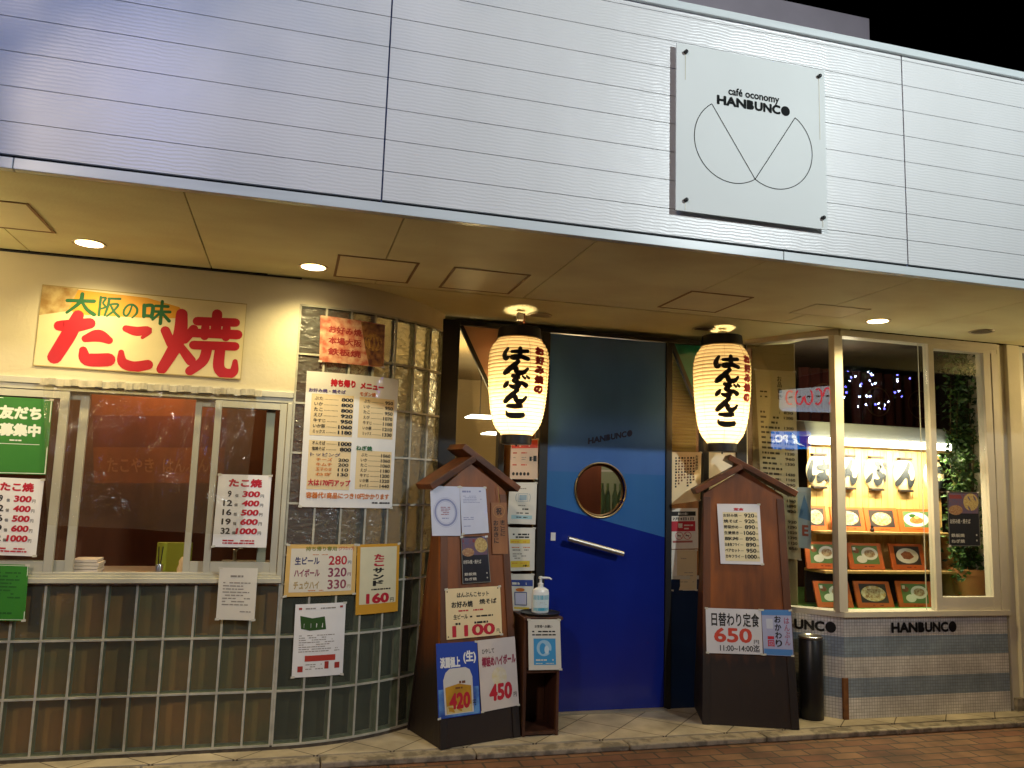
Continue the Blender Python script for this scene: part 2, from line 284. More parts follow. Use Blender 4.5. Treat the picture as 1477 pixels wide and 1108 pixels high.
class Sheet:
    """A printed sheet: map(u, v, d) turns sheet coordinates (u to the right, v down, both 0..1, d out of it) into a point."""
    def __init__(s, fn, W, Hh, mb=None): s.fn = fn; s.W = W; s.Hh = Hh; s.mb = mb or MB(); s.k = 1; s.c = 0
    def d(s): return .0005+.00002*s.k
    def base(s, m, nx=6, ny=6, thick=.0006, tape=None):
        tape = (thick < .001 and s.W > .1) if tape is None else tape
        P = [s.fn(i/nx, j/ny, 0) for j in range(ny+1) for i in range(nx+1)]; Q = [s.fn(i/nx, j/ny, -thick) for j in range(ny+1) for i in range(nx+1)]
        n = nx+1; fs = [(j*n+i, (j+1)*n+i, (j+1)*n+i+1, j*n+i+1) for j in range(ny) for i in range(nx)]
        N = len(P); fs += [tuple(N+k for k in reversed(f)) for f in list(fs)]
        bd = [i for i in range(n)]+[j*n+nx for j in range(1, ny+1)]+[ny*n+i for i in range(nx-1, -1, -1)]+[j*n for j in range(ny-1, 0, -1)]
        fs += [(bd[i], bd[(i+1) % len(bd)], N+bd[(i+1) % len(bd)], N+bd[i]) for i in range(len(bd))]
        s.mb.add(P+Q, fs, m)
        if tape:
            tw, th = .022/s.W, .012/s.Hh
            for x, y in ((-.25*tw, -.3*th), (1-.75*tw, -.3*th), (-.25*tw, 1-.7*th), (1-.75*tw, 1-.7*th)):
                if rnd.random() < .7: o = rnd.uniform(-.2, .2)*th; s.mb.face([s.fn(a, c, .0022) for a, c in ((x, y+o), (x+tw, y-o), (x+tw, y-o+th), (x, y+o+th))], TAPEB)
        return s
    def rect(s, x0, y0, x1, y1, m, nx=None, ny=None):
        s.k += 1; nx = nx or max(1, int((x1-x0)*s.W/.05)); ny = ny or max(1, int((y1-y0)*s.Hh/.05)); n = nx+1
        P = [s.fn(x0+(x1-x0)*i/nx, y0+(y1-y0)*j/ny, s.d()) for j in range(ny+1) for i in range(nx+1)]
        s.mb.add(P, [(j*n+i, (j+1)*n+i, (j+1)*n+i+1, j*n+i+1) for j in range(ny) for i in range(nx)], m); return s
    def poly(s, pts, m):
        s.k += 1; tr = [[(pts[i] if isinstance(i, int) else (i.x, i.y)) for i in f] for f in tessellate_polygon([[V((x*s.W, y*s.Hh, 0)) for x, y in pts]])]; out = []
        while tr:
            t = tr.pop(); L = [math.hypot((t[i][0]-t[i-2][0])*s.W, (t[i][1]-t[i-2][1])*s.Hh) for i in range(3)]; k = L.index(max(L))
            if L[k] > .035: a, b, c = t[k], t[k-2], t[k-1]; m_ = ((a[0]+b[0])/2, (a[1]+b[1])/2); tr += [[a, m_, c], [m_, b, c]]
            else: out.append(t)
        ix = {}; vs = []; fs = []
        for t in out:
            if (t[1][0]-t[0][0])*(t[2][1]-t[0][1])-(t[1][1]-t[0][1])*(t[2][0]-t[0][0]) > 0: t = t[::-1]
            f = []
            for p in t:
                if p not in ix: ix[p] = len(vs); vs.append(s.fn(p[0], p[1], s.d()))
                f.append(ix[p])
            fs.append(tuple(f))
        s.mb.add(vs, fs, m); return s
    def oval(s, cx, cy, rx, ry, m, n=28): return s.poly([(cx+rx*cos(2*pi*k/n), cy-ry*sin(2*pi*k/n)) for k in range(n)], m)
    def loop(s, pts, w, m, closed=False):      # a line of width w (metres)
        s.k += 1; P = [(x*s.W, y*s.Hh) for x, y in pts]; n = len(P); L = []; R = []
        for i in range(n):
            a = P[(i-1) % n] if closed or i else P[i]; b = P[(i+1) % n] if closed or i < n-1 else P[i]
            dx, dy = b[0]-a[0], b[1]-a[1]; l = math.hypot(dx, dy) or 1; nx, ny = -dy/l*w/2, dx/l*w/2
            L.append(((P[i][0]+nx)/s.W, (P[i][1]+ny)/s.Hh)); R.append(((P[i][0]-nx)/s.W, (P[i][1]-ny)/s.Hh))
        for i in range(n if closed else n-1):
            j = (i+1) % n; s.mb.face([s.fn(*q, s.d()) for q in (L[i], L[j], R[j], R[i])], m)
        return s
    def border(s, x0, y0, x1, y1, w, m): return s.loop([(x0, y0), (x1, y0), (x1, y1), (x0, y1)], w, m, True)
    def circ(s, cx, cy, rx, ry, w, m, n=40, a0=0, a1=360):
        full = a1-a0 >= 360; N = n if full else n+1
        return s.loop([(cx+rx*cos(radians(a0+(a1-a0)*k/n)), cy-ry*sin(radians(a0+(a1-a0)*k/n))) for k in range(N)], w, m, full)
    def text(s, t, x0, y0, x1, y1, m, bold=0.0, shear=0):   # fits the words into the box; bold = outline growth in em
        vs, fs, ed = glyphs(t)
        if not vs: return s
        s.k += 2; X = [p[0] for p in vs]; Y = [p[1] for p in vs]; a, b, c, d = min(X)-bold, max(X)+bold, min(Y)-bold, max(Y)+bold
        if b-a < 1e-6 or d-c < 1e-6: return s
        sx, sy = (x1-x0)/(b-a), (y1-y0)/max(d-c, .3 if len(t) < 2 else 1e-6)
        Q = lambda p: (x0+(p[0]-a)*sx+shear*(p[1]-c)*sx, y1-(p[1]-c)*sy)
        s.mb.add([s.fn(*Q(p), s.d()) for p in vs], fs, m)
        if bold:
            n3 = 0; PV = []; PF = []
            for i, j in ed:
                p, q = vs[i], vs[j]; dx, dy = q[0]-p[0], q[1]-p[1]; l = math.hypot(dx, dy)
                if l < 1e-7: continue
                ux, uy = dx/l*bold*.4, dy/l*bold*.4; nx, ny = dy/l*bold, -dx/l*bold; n3 += 1; dd = s.d()+.000004*(n3 % 4+1)
                b0 = len(PV); PV += [s.fn(*Q(r), dd) for r in ((p[0]-ux-nx*.3, p[1]-uy-ny*.3), (p[0]-ux+nx, p[1]-uy+ny), (q[0]+ux+nx, q[1]+uy+ny), (q[0]+ux-nx*.3, q[1]+uy-ny*.3))]; PF.append((b0, b0+1, b0+2, b0+3))
            s.mb.add(PV, PF, m)
        return s
    def vtext(s, t, x0, y0, x1, y1, m, bold=0.0):
        n = len(t); h = (y1-y0)/n
        for i, ch in enumerate(t):
            if ch != ' ': s.text(ch, x0, y0+h*(i+.06), x1, y0+h*(i+.94), m, bold)
        return s
    def brush(s, strokes, x0, y0, x1, y1, m, ws=1.0):      # hand-brushed letter: strokes of (x, y, width) in a 100 unit box
        for st in strokes:
            s.k += 1; p = [V(q) for q in st]; P = []
            for i in range(len(p)-1):
                a, b, c, d = p[max(i-1, 0)], p[i], p[i+1], p[min(i+2, len(p)-1)]
                for t in [k/6 for k in range(6)]:
                    P.append(.5*((2*b)+(c-a)*t+(2*a-5*b+4*c-d)*t*t+(3*b-a-3*c+d)*t**3))
            P.append(p[-1]); L = []; R = []; q = lambda X, Y: s.fn(x0+(x1-x0)*X/100, y1-(y1-y0)*Y/100, s.d()+dz)
            dz = 0
            sx, sy = (x1-x0)*s.W/100, (y1-y0)*s.Hh/100; g = math.sqrt(abs(sx*sy))
            for i, c in enumerate(P):
                a, b = P[max(i-1, 0)], P[min(i+1, len(P)-1)]; dx, dy = (b.x-a.x)*sx, (b.y-a.y)*sy; l = math.hypot(dx, dy) or 1; h = c.z*ws*.5*g
                L.append((c.x-dy/l*h/sx, c.y+dx/l*h/sy)); R.append((c.x+dy/l*h/sx, c.y-dx/l*h/sy))
            for i in range(len(P)-1): dz = .000004*(i % 4); s.mb.face([q(*L[i]), q(*R[i]), q(*R[i+1]), q(*L[i+1])], m)
            for e, k in ((0, 1), (-1, 2)):
                dz = .00001*k; c = P[e]; s.mb.face([q(c.x+c.z*ws*.5*g/sx*cos(a*pi/6), c.y+c.z*ws*.5*g/sy*sin(a*pi/6)) for a in range(12)], m)
        return s
    def lines(s, x0, y0, x1, y1, n, m, fill=.5, seed=1, ragged=.35, gap=.25):   # print too small to read in the photo: short dashes
        r = random.Random(seed); h = (y1-y0)/n; s.k += 1
        for i in range(n):
            x = x0; e = x1-(x1-x0)*ragged*r.random()
            while x < e-.01:
                wd = min((h*s.Hh/s.W)*r.uniform(.5, 2.2), e-x); y = y0+h*i
                if r.random() > .12: s.mb.face([s.fn(a, b, s.d()) for a, b in ((x, y+h*(1-fill)), (x, y+h), (x+wd, y+h), (x+wd, y+h*(1-fill)))], m)
                x += wd+(h*s.Hh/s.W)*gap
        return s
def hanbunco(s, x0, y0, x1, y1, m, bold=.05):
    X = lambda f: x0+(x1-x0)*f
    s.text('HAN', X(0), y0, X(.397), y1, m, bold); s.text('B', X(.403), y0, X(.502), y1, m, bold); s.rect(X(.41), y0+(y1-y0)*.05, X(.486), y0+(y1-y0)*.95, m)
    s.text('UNC', X(.510), y0, X(.868), y1, m, bold); s.oval(X(.938), (y0+y1)/2, (x1-x0)*.062, (y1-y0)*.53, m, 32)
def flat_map(c, curl=0):          # c: TL TR BR BL points
    tl, tr, br, bl = [V(p) for p in c]; n = ((bl-tl).cross(tr-tl)).normalized()
    if n.y > 0: n = -n
    ph = rnd.uniform(0, 6)
    def fn(u, v, d):
        p = tl*(1-u)*(1-v)+tr*u*(1-v)+br*u*v+bl*(1-u)*v
        return p+n*(d+.001+(curl*(1+sin(u*3.1+ph)*cos(v*2.3+ph)) if curl else 0))
    W = ((tr-tl).length+(br-bl).length)/2; Hh = ((bl-tl).length+(br-tr).length)/2
    return fn, W, Hh
def sheetY(px, Y, curl=.002): return Sheet(*flat_map([onY(x, y, Y) for x, y in px], curl))
def sheetP(px, p, n, curl=.002): return Sheet(*flat_map([onP(x, y, p, n) for x, y in px], curl))
def sheetA(px, off=.014):
    q = [onArc(x, y) for x, y in px]
    def fn(u, v, d):
        w = ((1-u)*(1-v), u*(1-v), u*v, (1-u)*v); return arc(sum(a*b[0] for a, b in zip(w, q)), sum(a*b[1] for a, b in zip(w, q)), off+d)
    return Sheet(fn, abs(q[1][0]-q[0][0]), abs(q[0][1]-q[3][1]))
def put(sh, name, label, cat, group=None, parent=None):
    o = mk(name, sh.mb, parent); return tag(o, label, cat, group) if parent is None else o

# hand-brushed letters (x, y, width)
B = {
 'は': [[(20, 92, 9), (12, 64, 12), (9, 36, 14), (16, 12, 15), (26, 24, 6)], [(36, 66, 9), (60, 67, 12), (92, 72, 11)], [(66, 95, 11), (64, 62, 13), (66, 34, 13), (58, 14, 12), (40, 12, 11), (36, 24, 9), (52, 32, 10), (74, 22, 12), (94, 8, 12)]],
 'ん': [[(60, 98, 12), (44, 66, 14), (22, 24, 16), (12, 6, 13)], [(22, 26, 8), (40, 46, 12), (52, 42, 14), (56, 18, 14), (66, 6, 15), (82, 14, 12), (94, 42, 8)]],
 'ぶ': [[(42, 96, 11), (62, 86, 13), (52, 72, 10), (46, 58, 12), (62, 40, 14), (62, 16, 15), (46, 6, 13), (32, 16, 7)], [(24, 46, 8), (16, 24, 14), (10, 12, 10)], [(74, 44, 9), (90, 22, 15)], [(78, 94, 6), (86, 78, 8)], [(92, 98, 6), (100, 82, 8)]],
 'こ': [[(22, 84, 10), (50, 80, 14), (80, 84, 11), (66, 68, 5)], [(16, 34, 8), (22, 14, 14), (50, 6, 16), (86, 12, 15)]],
 'た': [[(10, 72, 12), (32, 74, 16), (58, 82, 13)], [(38, 96, 13), (28, 60, 17), (8, 8, 16)], [(54, 50, 9), (74, 58, 15), (92, 50, 9)], [(52, 26, 9), (60, 8, 15), (94, 10, 16)]],
 '焼': [[(6, 66, 9), (15, 46, 9)], [(42, 72, 9), (32, 54, 8)], [(25, 94, 11), (24, 54, 13), (6, 6, 10)], [(26, 44, 8), (42, 22, 10)], [(46, 85, 9), (96, 88, 9)], [(71, 99, 10), (71, 70, 10)], [(42, 66, 9), (100, 69, 10)], [(57, 77, 8), (57, 62, 8)], [(85, 78, 8), (85, 63, 8)], [(44, 47, 9), (98, 50, 9)], [(62, 47, 10), (58, 24, 10), (42, 6, 9)], [(79, 47, 10), (79, 16, 11), (88, 6, 11), (99, 10, 9), (100, 26, 5)]],
 '大': [[(6, 60, 12), (92, 68, 13)], [(52, 97, 13), (46, 56, 13), (8, 4, 9)], [(54, 58, 10), (72, 26, 13), (96, 6, 14)]],
 'の': [[(56, 80, 9), (46, 40, 10), (30, 16, 11), (12, 26, 11), (13, 54, 11), (34, 82, 11), (64, 86, 12), (88, 66, 12), (88, 36, 12), (64, 8, 8)]],
 '味': [[(10, 74, 12), (12, 28, 12)], [(10, 72, 11), (38, 74, 12), (38, 28, 12)], [(12, 32, 10), (38, 32, 10)], [(48, 76, 9), (90, 78, 10)], [(44, 52, 9), (98, 56, 10)], [(69, 97, 10), (69, 4, 11)], [(66, 50, 9), (42, 18, 8)], [(71, 50, 9), (98, 18, 11)]],
 '阪': [[(12, 90, 10), (11, 4, 10)], [(12, 87, 8), (34, 88, 9), (24, 64, 8), (36, 46, 9), (18, 36, 8)], [(46, 87, 9), (96, 90, 10)], [(49, 86, 10), (46, 50, 10), (36, 6, 8)], [(54, 60, 8), (90, 63, 9), (72, 30, 9), (46, 4, 8)], [(58, 54, 8), (76, 26, 10), (98, 6, 11)]],
}
RED, NAVY, INK, GREEN, ORANGE, PURPLE, GREYI, BROWNI = ink('#b3182c'), ink('#1c1f5e'), ink('#16130f'), ink('#1a5c34'), ink('#c56a1d'), ink('#43307e'), ink('#8a8378'), ink('#6a3b1b')
WHITE, OFFW, CREAMP, YELP = paper('#e9e7e4'), paper('#d9d4c6'), paper('#e6cfa0'), paper('#d9b255')
BLUEP, LBLUE, GREENP, ORNP = ink('#1b3fa0'), ink('#5aa2d0'), paper('#357a2a'), paper('#d4641f')

# ================================================================== SETTING: street, step, sky is the world
PAVE = nodes_mat('brick_paving', _brick((.15, .060, .032), (.22, .115, .058), (.05, .038, .026), 1, .21, .105, .007, rough=.75, noise=.55))
STEPM = nodes_mat('stone_step', _brick((.45, .38, .27), (.49, .42, .31), (.11, .085, .06), 1, .30, .30, .004, rot=radians(45), off=0, rough=.7, noise=.45))
KERB = mat('kerb_concrete', (.32, .27, .20), .85, var=.5, vscale=(14, 14, 14), bump=.5, bscale=(50, 50, 50), lo=.4, hi=.55)
b = MB(); b.box(-60, 60, -60, 30, ZG-.3, ZG, PAVE); tag(mk('street', b), 'brown brick paved street in front of the shop', 'street', kind='structure')
b = MB(); b.box(-6, 12, 4.80, 8.6, ZG+.001, ZT, STEPM); tag(mk('entrance_step', b), 'low pale stone step under the shop front', 'pavement', kind='structure')
b = MB(); x = -6.0
while x < 12:
    l = rnd.uniform(.85, 1.0); b.box(x+.003, x+l-.003, 4.683, 4.797, ZG+.001, ZT-.002-rnd.random()*.004, KERB); x += l
tag(mk('kerb', b, bevel=.008), 'chipped concrete kerb along the step', 'kerb', kind='structure')

# ================================================================== FASCIA AND SOFFIT
t = thing('shop_fascia', 'long white panelled fascia with fine wavy texture above the whole shop front', 'facade', (2, YF, ZS))
rows = [1.277+.1515*i for i in range(8)]+[2.487]
for k, (x0, x1) in enumerate(((-5.4, -2.558), (-2.55, .324), (.332, 3.209), (3.217, 6.1), (6.108, 9))):
    b = MB()
    for i, z in enumerate(rows):
        z1 = rows[i+1]-.0035 if i+1 < len(rows) else 2.52
        b.box(x0, x1, YF, YF+.016, z+(.012 if i == 0 else .0), z1, SIDING)
    b.box(x0, x1, YF+.0162, YF+.03, 1.24, 2.52, GAP); mk('siding_panel', b, t)
for x in (-2.554, .328, 3.213, 6.104): b = MB(); b.box(x-.0035, x+.0035, YF+.007, YF+.012, 1.28, 2.51, mat('joint_seal', (.05, .07, .16), .5)); mk('joint_seal', b, t)
b = MB(); b.box(-5.4, 9, YF-.02, YF+.4, 2.512, 2.556, CAPM); mk('cap', b, t, bevel=.004)
b = MB(); x = -5.4
for x0, x1 in ((-5.4, -1.165), (-1.162, 2.42), (2.423, 9)): b.box(x0, x1, YF-.012, YF+.03, ZS, 1.272, CAPM)
mk('drip_edge', b, t, bevel=.003)
b = MB(); b.box(-5.4, 9, YF+.36, YF+.40, ZS+.02, 2.512, GAP); b.box(-5.4, 9, YF+.40, 9, 2.46, 2.50, GAP); mk('roof_slab', b, t)
# rooftop structure
t = thing('rooftop_block', 'dark grey banded block standing on the roof behind the fascia', 'building', (3.2, 6.4, 2.5))
RB = mat('rooftop_paint', (.30, .27, .31), .7, var=.15, vscale=(2, 2, 2))
b = MB(); b.box(1, 5.0, 6.03, 8, 2.5, 4.40, RB); mk('wall', b, t)
b = MB(); b.box(.9, 5.03, 6.0, 8.05, 4.17, 4.52, RB); b.box(.9, 5.05, 5.98, 8.06, 4.02, 4.12, RB); mk('cornice', b, t)
# soffit
t = thing('canopy_soffit', 'flat olive soffit boards with fine joints under the fascia', 'ceiling', (2, 4.3, ZS), )
b = MB(); js = [onZ(269, 288, ZS).x+.955*k for k in range(-5, 10)]
for a, c in zip(js, js[1:]): b.box(a+.0035, c-.0035, YF+.032, YW-.02, ZS, ZS+.02, SOFFIT)
b.box(js[0], js[-1], YF+.032, YW, ZS+.022, ZS+.05, GAP); mk('soffit_board', b, t)
b = MB(); b.hexa([(-.2, YW+.004, ZS+.001), (3.9, YW+.004, ZS+.001), (3.5, YD+.3, 1.137), (.5, YD+.3, 1.137), (-.2, YW+.004, ZS+.05), (3.9, YW+.004, ZS+.05), (3.5, YD+.3, 1.2), (.5, YD+.3, 1.2)], SOFFIT)
mk('entrance_ceiling', b, t)
HATCH = mat('hatch_trim', (.22, .13, .05), .6); HLID = mat('hatch_lid', (.80, .75, .48), .7, var=.1)
for x0, x1, y0, y1, dk in ((-1.72, -1.23, 4.02, 4.48, 1), (.18, .626, 4.333, 4.81, 1), (.822, 1.275, 4.342, 4.836, 1), (2.29, 2.72, 4.325, 4.80, 1), (3.17, 3.58, 4.327, 4.62, 0)):
    b = MB(); m = HATCH if dk else HLID; wd = .014
    for a in ((x0, x1, y0, y0+wd), (x0, x1, y1-wd, y1), (x0, x0+wd, y0+wd, y1-wd), (x1-wd, x1, y0+wd, y1-wd)): b.box(a[0], a[1], a[2], a[3], ZS-.004, ZS-.0005, m)
    b.box(x0+wd+.003, x1-wd-.003, y0+wd+.003, y1-wd-.003, ZS-.003, ZS-.0005, HLID); mk('access_hatch', b, t)
# downlights
LIT = mat('lit_lamp', (1, .80, .48), .5, emit=9); OFFL = mat('unlit_lamp', (.30, .25, .16), .4); TRIM = mat('downlight_trim', (.55, .48, .33), .4)
for x, y, on, lab in ((-2.3, 4.63, 1, 'lit round downlight in the soffit beyond the left edge of the takoyaki sign'), (-1.105, 4.62, 1, 'lit round downlight in the soffit above the takoyaki wall sign'), (.059, 4.649, 1, 'lit round downlight in the soffit above the corner of the glass blocks'),
                      (1.602, 5.22, 0, 'pale unlit downlight beside the hook of the lantern left of the door'), (2.846, 5.19, 0, 'dark unlit downlight beside the hook of the lantern right of the door'),
                      (3.86, 4.601, 1, 'lit round downlight in the soffit above the corner of the display window'), (4.748, 4.602, 0, 'dark unlit downlight above the right end of the display window')):
    z = ZS if y < YW else ZS-(y-YW)*.1145; t = thing('downlight', lab, 'downlight', (x, y, z), 'round downlights under the canopy')
    b = MB(); b.lathe((x, y, z), [(.066, -.002), (.084, -.006), (.086, -.001)], TRIM, 32, False); mk('trim', b, t, True)
    b = MB(); b.lathe((x, y, z), [(.067, -.0045), (.02, -.0042)], LIT if on else (OFFL if x < 2 else mat('dark_lamp', (.05, .04, .03), .4)), 32); mk('lamp', b, t)
    if on: light('downlight_light', 'SPOT', (x, y, z-.02), (120 if x > 1 else 58) if x > -2 else 60, (1, .80, .38), .06, aim=(x, y, -3), cone=146, blend=1)

GLB = mat('globe_glow', (1, .74, .36), .5, emit=12)  # globes out of view, added to brighten the soffit
for x, y, z, pw, lab in ((-2.35, 4.15, .70, 31, 'unseen warm globe added under the canopy left of the take-out window'), (6.3, 4.2, .72, 42, 'unseen warm globe added under the canopy right of the pillar')):
    t = thing('fill_globe', lab, 'lamp', (x, y, z)); b = MB(); b.lathe((x, y, z), [(.03, -.13), (.09, -.10), (.13, 0), (.09, .10), (.03, .13)], GLB, 28); mk('globe', b, t, True)
    b = MB(); b.tube([(x, y, z+.13), (x, y, ZS)], .008, PLASTIC, 8); mk('cord', b, t); light('fill_globe_light', 'POINT', (x, y-.0, z+.20), pw, (1, .74, .34), .03)
# ================================================================== LEFT WALL, TAKE-OUT WINDOW
t = thing('shop_wall', 'cream plaster wall around the take-out window left of the entrance', 'wall', (-1, YW, ZT))
b = MB(); b.box(-5, 0, YW, YW+.12, .521, ZS-.012, WALL)
N = 14
for i in range(N):       # plaster band over the curved glass blocks
    s0, s1 = 1.105*i/N, 1.105*(i+1)/N
    p = [arc(s0, 1.062), arc(s1, 1.062), arc(s1, 1.062, -.12), arc(s0, 1.062, -.12)]; top = lambda q: V((q.x, q.y, ZS-.004))
    b.hexa(p+[top(q) for q in p], WALL)
mk('plaster', b, t)
b = MB(); b.box(-5, 0, YW-.002, YW+.1, ZS-.011, ZS-.001, GAP); mk('shadow_gap', b, t)

t = thing('glass_block_wall', 'wall of rippled glass blocks curving into the entrance, under and beside the take-out window', 'glass wall', (0, YW, ZT))
colsx = [-.009-.1512*k for k in range(0, 26)]
b = MB(); g = MB(); zr = [-1.481, -1.187, -.889, -.592]
def block(s0, s1, z0, z1):
    e = .006; ns = 3; q = []
    for d in (.0, -.075):
        for j in range(4):
            for i in range(ns+1):
                u, v = i/ns, j/3; bul = .006*(1-(2*u-1)**4)*(1-(2*v-1)**4)
                q.append(arc(s0+e+(s1-s0-2*e)*u, z0+e+(z1-z0-2*e)*v, (d-.004+bul) if d == 0 else d-bul))
    n = ns+1; N = 4*n; fs = []
    for j in range(3):
        for i in range(ns): a = j*n+i; fs += [(a, a+1, a+n+1, a+n), (N+a+n, N+a+n+1, N+a+1, N+a)]
    bd = list(range(n))+[j*n+ns for j in range(1, 4)]+[3*n+i for i in range(ns-1, -1, -1)]+[j*n for j in (2, 1)]
    fs += [(bd[(i+1) % len(bd)], bd[i], N+bd[i], N+bd[(i+1) % len(bd)]) for i in range(len(bd))]
    g.add(q, fs, BLOCK)
BEDGE = mat('block_edge', (.30, .36, .25), .5, var=.4, vscale=(30, 30, 12))
def cell(s0, s1, z0, z1):      # block with a clear face: the moulded inner sides show behind it
    e, k, dp = .006, .009, -.050
    f = [(s0+e, z0+e), (s1-e, z0+e), (s1-e, z1-e), (s0+e, z1-e)]; r = [(s0+k, z0+k), (s1-k, z0+k), (s1-k, z1-k), (s0+k, z1-k)]
    g.add([arc(*q) for q in f], [(0, 1, 2, 3)], BFACE)
    g.add([arc(*q, -.004) for q in f]+[arc(*q, dp) for q in r], [(0, 1, 5, 4), (1, 2, 6, 5), (2, 3, 7, 6), (3, 0, 4, 7)], BEDGE)
def bar(s0, s1, z0, z1, pr=.004):
    ns = max(1, int((s1-s0)/.06)); A = []
    for i in range(ns+1):
        s = s0+(s1-s0)*i/ns; A += [arc(s, z0, pr), arc(s, z1, pr), arc(s, z1, -.07), arc(s, z0, -.07)]
    fs = [(3, 2, 1, 0), tuple(4*ns+k for k in range(4))]
    for i in range(ns):
        o = 4*i; fs += [(o+k, o+(k+1) % 4, o+4+(k+1) % 4, o+4+k) for k in range(4)]
    b.add(A, fs, GROUT)
for z0, z1 in zip(zr, zr[1:]):
    for x1, x0 in zip(colsx, colsx[1:]): cell(x0, x1, z0, z1)
for x in colsx: bar(x-.006, x+.006, zr[0], zr[-1], .003)
for z in zr: bar(colsx[-1], -.009, z-.006, z+.006)
zc = [-1.481, -1.187, -.889, -.592, -.428, -.130, .166, .462, .758, 1.055]; cs = [.004+.1565*k for k in range(8)]
for z0, z1 in zip(zc, zc[1:]):
    for s0, s1 in zip(cs, cs[1:]): (block if z0 > -.5 else cell)(s0, s1, z0, z1)
for s in cs: bar(s-.006, s+.006, zc[0], zc[-1], .003)
for z in zc: bar(cs[0], cs[-1], z-.006, z+.006)
mk('glass_block', g, t, True); mk('grout_grid', b, t)
b = MB()
for s0, s1 in [(-5, 0)]+[(.065*k, .065*k+.065) for k in range(17)]:
    p = [arc(s0, ZT-.02, .004), arc(s1, ZT-.02, .004), arc(s1, ZT-.02, -.1), arc(s0, ZT-.02, -.1)]; b.hexa(p+[V((q.x, q.y, -1.4885)) for q in p], mat('base_strip', (.10, .08, .06), .9, var=.5, vscale=(20, 20, 20)))
mk('base_strip', b, t)

t = thing('takeout_window', 'sliding take-out window with beige aluminium frame and open middle', 'window', (-1.2, YW, -.58))
b = MB(); ZB = -.584
b.box(-4.0, -.004, YW-.035, YW+.10, ZB, ZB+.026, FRAME); b.box(-4.0, -.004, YW-.022, YW+.10, ZB+.0262, ZB+.04, FRAME); b.box(-4, -.004, YW-.012, YW-.004, ZB+.041, ZB+.055, FRAME); b.box(-4, -.004, YW+.02, YW+.028, ZB+.041, ZB+.055, FRAME)
b.box(-4.0, -.004, YW-.02, YW+.10, .486, .5205, FRAME); b.box(-4.0, -.004, YW-.012, YW+.10, .455, .4855, FRAME); b.box(-.032, -.004, YW-.0195, YW+.1, ZB+.0405, .4545, FRAME)
mk('frame', b, t, bevel=.002)
def sash(x0, x1, y, wl=.04, wr=.045):
    s = MB(); z0, z1 = ZB+.042, .452
    s.box(x0, x0+wl, y, y+.026, z0, z1, FRAME); s.box(x1-wr, x1, y, y+.026, z0, z1, FRAME); s.box(x0+wl, x1-wr, y+.001, y+.025, z0, z0+.072, FRAME); s.box(x0+wl, x1-wr, y+.001, y+.025, z1-.04, z1, FRAME)
    o = mk('sash', s, t, bevel=.002); p = MB(); p.box(x0+wl, x1-wr, y+.010, y+.015, z0+.072, z1-.04, GLASS); mk('pane', p, o)
sash(-2.35, onY(93, 650, YW).x, YW-.010); sash(-2.2, onY(122, 650, YW+.03).x, YW+.028)
sash(onY(277, 650, YW+.03).x, -.10, YW+.028, .035, .05); sash(onY(306, 650, YW).x, -.034, YW-.010, .036, .04)
# vinyl sheet and its tape
b = MB(); nx, ny = 40, 26; P = []
tl, tr, br, bl = [onY(x, y, YW-.05) for x, y in ((62, 553), (372, 563), (348, 772), (70, 757))]
for j in range(ny+1):
    for i in range(nx+1):
        u, v = i/nx, j/ny; p = tl*(1-u)*(1-v)+tr*u*(1-v)+br*u*v+bl*(1-u)*v
        p = p+V((0, -1, 0))*(.012*v*sin(u*21+2*v)+.02*v*sin(u*9+1)+.016*math.exp(-((u-.5-.06*v)/.03)**2)*v**.5+.018*math.exp(-((u-.82+.03*v)/.025)**2)); P.append(p)
b.add(P, [(j*(nx+1)+i, (j+1)*(nx+1)+i, (j+1)*(nx+1)+i+1, j*(nx+1)+i+1) for j in range(ny) for i in range(nx)], VINYL)
tag(mk('vinyl_sheet', b, None, True), 'clear wrinkled vinyl sheet hanging over the open middle of the take-out window', 'vinyl sheet')
b = MB(); TAPE = mat('clear_tape', (.62, .55, .38), .12, var=.3, vscale=(30, 30, 8), bump=.6, bscale=(50, 50, 10), coat=.6)
p, q = onY(58, 549, YW-.053), onY(378, 566, YW-.053); n = 30
for i in range(n):
    a, c = p.lerp(q, i/n), p.lerp(q, (i+1)/n); dz = .004*sin(i*2.1); b.obox(a+V((0, -.003*(i % 2), -.022+dz)), c-a, (0, .002, 0), (0, 0, .036), TAPE)
tag(mk('packing_tape', b), 'strip of shiny packing tape along the top of the vinyl sheet', 'tape')

# things on the take-out counter
CARD = mat('white_card', (.7, .62, .5), .6, var=.1); b = MB(); a = onY(104, 827, 5.12)
for i in range(5): b.box(a.x+rnd.uniform(-.01, .01), a.x+.14+rnd.uniform(-.01, .01), 5.05, 5.22, -.56+.018*i, -.56+.018*i+.015, CARD)
tag(mk('paper_stack', b), 'stack of folded white cartons on the take-out counter behind the left sash', 'cartons')
b = MB(); a, c = onY(224, 818, 5.2), onY(262, 783, 5.2); b.box(a.x, c.x+.06, 5.2, 5.24, -.555, c.z, mat('lime_card', (.30, .34, .03), .5, var=.1)); tag(mk('green_card', b, bevel=.003), 'upright lime green card on the take-out counter', 'card')
b = MB(); a = onY(230, 822, 5.12)
b.lathe((a.x, 5.1, -.56), [(.02, 0), (.021, .05), (.017, .06)], STEEL, 20); b.tube([(a.x-.006, 5.1, -.50), (a.x-.010, 5.1, -.40)], .003, INK); b.tube([(a.x+.006, 5.1, -.50), (a.x+.012, 5.1, -.40)], .003, INK)
tag(mk('skewer_cup', b, None, True), 'small steel cup holding two dark sticks in front of the lime card', 'cup')
